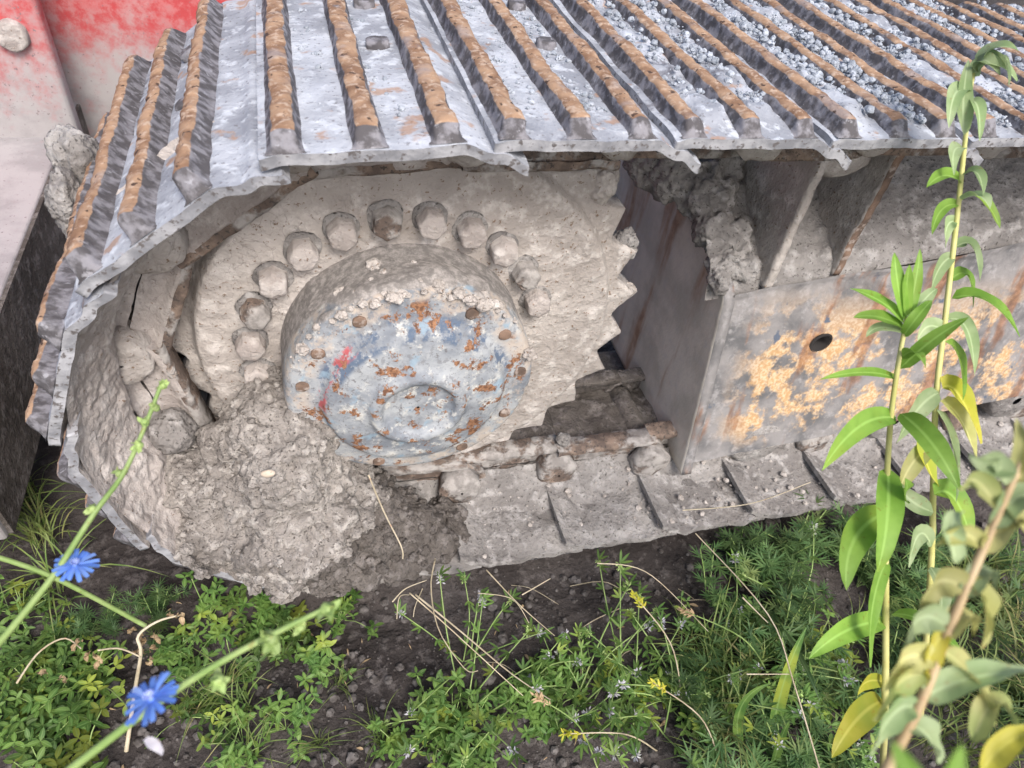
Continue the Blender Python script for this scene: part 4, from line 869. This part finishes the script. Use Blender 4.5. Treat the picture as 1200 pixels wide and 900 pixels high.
REG = [('clover', -10, 130, 790, 915, 17, 'low clover in the bright lower left corner', 'clover in the lower left corner', 1.0),
       ('clover', -20, 70, 700, 800, 9, 'clover sprig at the left edge below the crossing stems', 'clover at the left edge', .9),
       ('clover', 205, 430, 712, 770, 15, 'clover plant growing below the mud heap', 'clover below the mud heap', .85),
       ('clover', 205, 350, 790, 905, 7, 'clover sprig right of the lower blue flower', 'clover beside the lower blue flower', .85),
       ('clover', 460, 620, 830, 910, 9, 'clover sprig left of the dense greenery at the bottom', 'clover at the bottom middle', .9),
       ('clover', 600, 800, 790, 905, 11, 'clover plant in the sprawling greens, bottom middle', 'clover among the sprawling greens', .95),
       ('clover', 790, 1010, 720, 905, 16, 'clover plant in the dark greenery, lower right', 'clover in the dark greenery', 1.0),
       ('alf', 540, 800, 750, 890, 14, 'sprawling pale flowered clover stem at the bottom middle', 'flowering clover at the bottom middle', 1.0),
       ('alf', 770, 980, 700, 880, 12, 'pale flowered clover stem among the dark feathery weeds', 'flowering clover in the dark greenery', 1.0),
       ('mug', 855, 1010, 628, 690, 10, 'dark feathery weed at the foot of the lower track run', 'feathery weeds at the track foot', 1.0),
       ('mug', 790, 1020, 690, 905, 20, 'dark feathery weed in the dense lower right greenery', 'feathery weeds on the lower right', 1.05),
       ('mug', 1020, 1200, 640, 900, 14, 'dark feathery weed behind the tall yellow green stems', 'feathery weeds behind the tall weeds', 1.0),
       ('mug', 60, 260, 690, 745, 5, 'dim feathery weed under the curled track end', 'feathery weeds under the track end', .6),
       ('grass', 1070, 1230, 640, 900, 22, 'tuft of thin yellowish grass at the right edge', 'grass tufts at the right edge', 1.1),
       ('grass', 200, 480, 770, 900, 7, 'small thin grass tuft on the bare soil', 'grass tufts on the bare soil', .55),
       ('grass', -40, 90, 590, 700, 8, 'shaded grass tuft under the red machine', 'grass tufts under the red machine', .9),
       ('grass', 740, 1000, 730, 900, 12, 'thin grass tuft among the dark feathery weeds', 'grass tufts in the dark greenery', .9)]
ORD = 'first second third fourth fifth sixth seventh eighth ninth tenth eleventh twelfth thirteenth fourteenth fifteenth sixteenth seventeenth eighteenth nineteenth twentieth twenty-first twenty-second twenty-third twenty-fourth twenty-fifth'.split()
for kind, xa, xb, ya, yb_, n_, lab, grp, s in REG:
    spots = sorted((rnd.uniform(xa, xb), rnd.uniform(ya, yb_)) for _ in range(n_))
    for i, (sx, sy) in enumerate(spots):
        where = 'leftmost' if i == 0 else ('rightmost' if i == n_ - 1 else ORD[i] + ' from the left')
        plant(kind, sx, sy, lab + ', ' + where, grp, s)
for lst in PR.values():
    for o in lst:
        for ch in list(o.children): bpy.data.objects.remove(ch)
        bpy.data.objects.remove(o)
# seeding grass stems and dead leaf bits
for i, (b0, t0, lab) in enumerate([((800, 830), (742, 697), 'bent grass stem with a pale yellow seed head over the bare soil'), ((905, 800), (800, 715), 'grass stem with a brown drooping seed head above the feathery weeds'), ((770, 880), (660, 860), 'grass stem with a small brown seed head near the bottom middle'),
                                  ((700, 900), (625, 815), 'yellow seed stalk rising left of the white clover flowers'), ((845, 900), (765, 800), 'brown seed stalk in the middle of the dark greenery')]):
    g0 = on_z(*b0, -.055); tp = at(*t0, .93); c = curve([g0, (g0 + tp) / 2 + np.array([.01, 0, .03]), tp], 14); p = thing('seeding_grass', lab, 'grass', tuple(g0), 'seeding grass stems'); mb = MB(); mb.tube(c, list(np.linspace(.0014, .0008, 14)), 5); put(mb, 'stem', M['stem' if i % 2 else 'straw'], p)
    mb = MB(); dr = (c[-1] - c[-3]); dr /= np.linalg.norm(dr)
    for j in range(26):
        v = np.array([rnd.gauss(0, 1), rnd.gauss(0, 1), rnd.gauss(0, 1)]) * .5 + dr; v /= np.linalg.norm(v); b1 = tp - dr * .035 * rnd.random(); mb.leaf(b1, b1 + v * .006, b1 + v * .011, .0036, up=-CF, n=3, fold=.4)
    put(mb, 'seed_head', M['drybrown' if i % 2 else 'leafyel'], p)
mb = MB()
for _ in range(110):
    px, py = rnd.uniform(-20, 1000), rnd.uniform(690, 910); g0 = on_z(px, py, -.06); g0[2] = gh(g0[0], g0[1]) + .003; q = rnd.uniform(0, 6.28); L = rnd.uniform(.006, .020); v = np.array([math.cos(q), math.sin(q), rnd.uniform(-.1, .3)])
    mb.leaf(g0, g0 + v * L * .5 + np.array([0, 0, .004]), g0 + v * L, L * rnd.uniform(.12, .5), up=(rnd.gauss(0, .5), rnd.gauss(0, .5), 1), n=4, fold=.5, wave=.1, twist=rnd.uniform(-1, 1))
o = mb.build('leaf_litter', M['drybrown']); tag(o, 'dry brown bits of leaf and stalk scattered over the soil', 'leaf litter', None, 'stuff')
# broad grass blades
for i, (b0, m0, t0, wd, lab) in enumerate([((905, 860), (915, 790), (945, 735), .022, 'broad ribbed grass blade curving up through the dark feathery weeds'), ((868, 880), (850, 815), (905, 800), .016, 'broad grass blade bent over low among the weeds'),
                                     ((905, 900), (915, 860), (925, 845), .014, 'short broad grass blade at the bottom edge of the weeds'), ((890, 700), (940, 760), (960, 820), .012, 'dim broad grass blade lying behind the ribbed one')]):
    g0 = on_z(*b0, -.055); p = thing('broad_leaved_grass', lab, 'grass blade', tuple(g0), 'broad grass blades'); mb = MB()
    mb.leaf(g0, at(*m0, 1.0), at(*t0, 1.0), wd, up=-CF, n=12, fold=.35, shape=.25); put(mb, 'blade', M['mugwort' if i == 3 else 'clover'], p)
# dry straws
ST = [([(730, 600), (620, 560), (505, 470)], [(0)], None)]
straws = [([(510, 655, .90), (505, 690, .93), (515, 740, .98), (545, 784, 1.03), (560, 786, 1.05)], .0011, 'pale bent straw hanging from the track edge in the middle'),
          ([(487, 697, .95), (540, 740, .99), (600, 790, 1.03), (645, 820, 1.06)], .0014, 'long straight straw slanting across the bare soil in the middle'),
          ([(480, 695, .95), (520, 730, .98), (580, 785, 1.02), (620, 822, 1.06)], .0010, 'thinner straw beside the long slanting one'),
          ([(460, 705, .95), (475, 690, .94), (500, 680, .93)], .0010, 'short straw arching over the track edge'), ([(465, 725, .96), (468, 700, .95), (480, 697, .94)], .0009, 'short drooping straw below the track edge'),
          ([(570, 668, .93), (610, 710, .97), (650, 745, 1.0)], .0009, 'thin straw leaning from the track edge to the soil'), ([(612, 697, .97), (645, 678, .96)], .0010, 'short straight straw lying under the track edge'),
          ([(560, 695, .95), (600, 702, .97), (620, 730, .98)], .0007, 'fine curved straw right under the track edge'), ([(432, 557, .93), (450, 600, .90), (470, 640, .88), (472, 655, .88)], .0012, 'thin white root hanging down from the hub over the mud'),
          ([(700, 660, .93), (760, 672, .95), (830, 740, 1.02)], .0008, 'fine long stem arching from the track edge to the right'), ([(960, 900, .95), (930, 800, .92), (900, 720, .92), (815, 625, .95)], .0013, 'long pale straw crossing the dark greenery'),
          ([(875, 790, .9), (925, 790, .9)], .0011, 'short level straw in the dark greenery'), ([(870, 700, .9), (900, 730, .9)], .0011, 'short slanted straw in the dark greenery'), ([(800, 598, 1.0), (880, 590, 1.0), (950, 565, 1.03)], .0010, 'straw lying on the muddy lower shoes at right')]
for i in range(10):
    px, py = rnd.uniform(380, 860), rnd.uniform(665, 800); q_ = rnd.uniform(0, PI); L = rnd.uniform(25, 80); g0 = on_z(px, py, -.05); g1 = on_z(px + L * math.cos(q_), min(py + L * .6 * math.sin(q_), 880), -.05)
    g0[2], g1[2] = gh(g0[0], g0[1]) + .002, gh(g1[0], g1[1]) + .004; mid = (g0 + g1) / 2 + np.array([rnd.uniform(-.01, .01), rnd.uniform(-.01, .01), rnd.uniform(.004, .02)])
    p = thing('dry_straw', 'fine dry stalk lying on the bare soil below the track edge', 'straw', tuple(g0), 'fine stalks on the bare soil')
    mb = MB(); mb.tube(curve([g0, mid, g1], 10), rnd.uniform(.0005, .0009), 5); put(mb, 'stalk', M['straw'], p)
for pts, r, lab in straws:
    c = curve([at(*q_) for q_ in pts], 16); p = thing('dry_straw', lab, 'straw', tuple(c[0]), 'dry straws'); mb = MB(); mb.tube(c, list(np.linspace(r, r * .6, 16)), 5); put(mb, 'stalk', M['straw'], p)
# withered plant on the left
p = thing('withered_plant', 'withered brown plant with curled stem above the lower blue flower', 'dead plant', tuple(on_z(150, 880, -.06))); mb = MB()
mb.tube(curve([on_z(148, 880, -.06), at(158, 810, .98), at(165, 765, .93), at(162, 745, .92), at(185, 728, .93), at(215, 720, .95)], 24), list(np.linspace(.0032, .0012, 24)), 7)
mb.tube(curve([at(20, 800, .98), at(45, 765, .95), at(75, 748, .95), at(95, 760, .96)], 14), list(np.linspace(.0016, .0009, 14)), 6); mb.tube(curve([at(165, 770, .93), at(140, 760, .93), at(115, 762, .94)], 10), .0012, 6)
put(mb, 'stem', M['straw'], p); mb = MB()
for (px, py) in [(165, 745), (172, 750), (155, 740), (175, 760), (212, 722), (200, 724), (112, 768), (115, 775), (90, 755), (45, 790), (75, 795), (160, 765), (175, 775), (180, 748), (105, 765)]:
    q = at(px, py, .94)
    for _ in range(3):
        v = np.array([rnd.gauss(0, 1), rnd.gauss(0, 1), rnd.gauss(0, 1)]); v /= np.linalg.norm(v); mb.leaf(q, q + v * .008, q + v * .008 + np.array([0, 0, -.010]), .009, up=(rnd.gauss(0, 1), rnd.gauss(0, 1), 1), n=5, fold=.5, wave=.1, twist=1)
put(mb, 'dry_leaves', M['drybrown'], p)
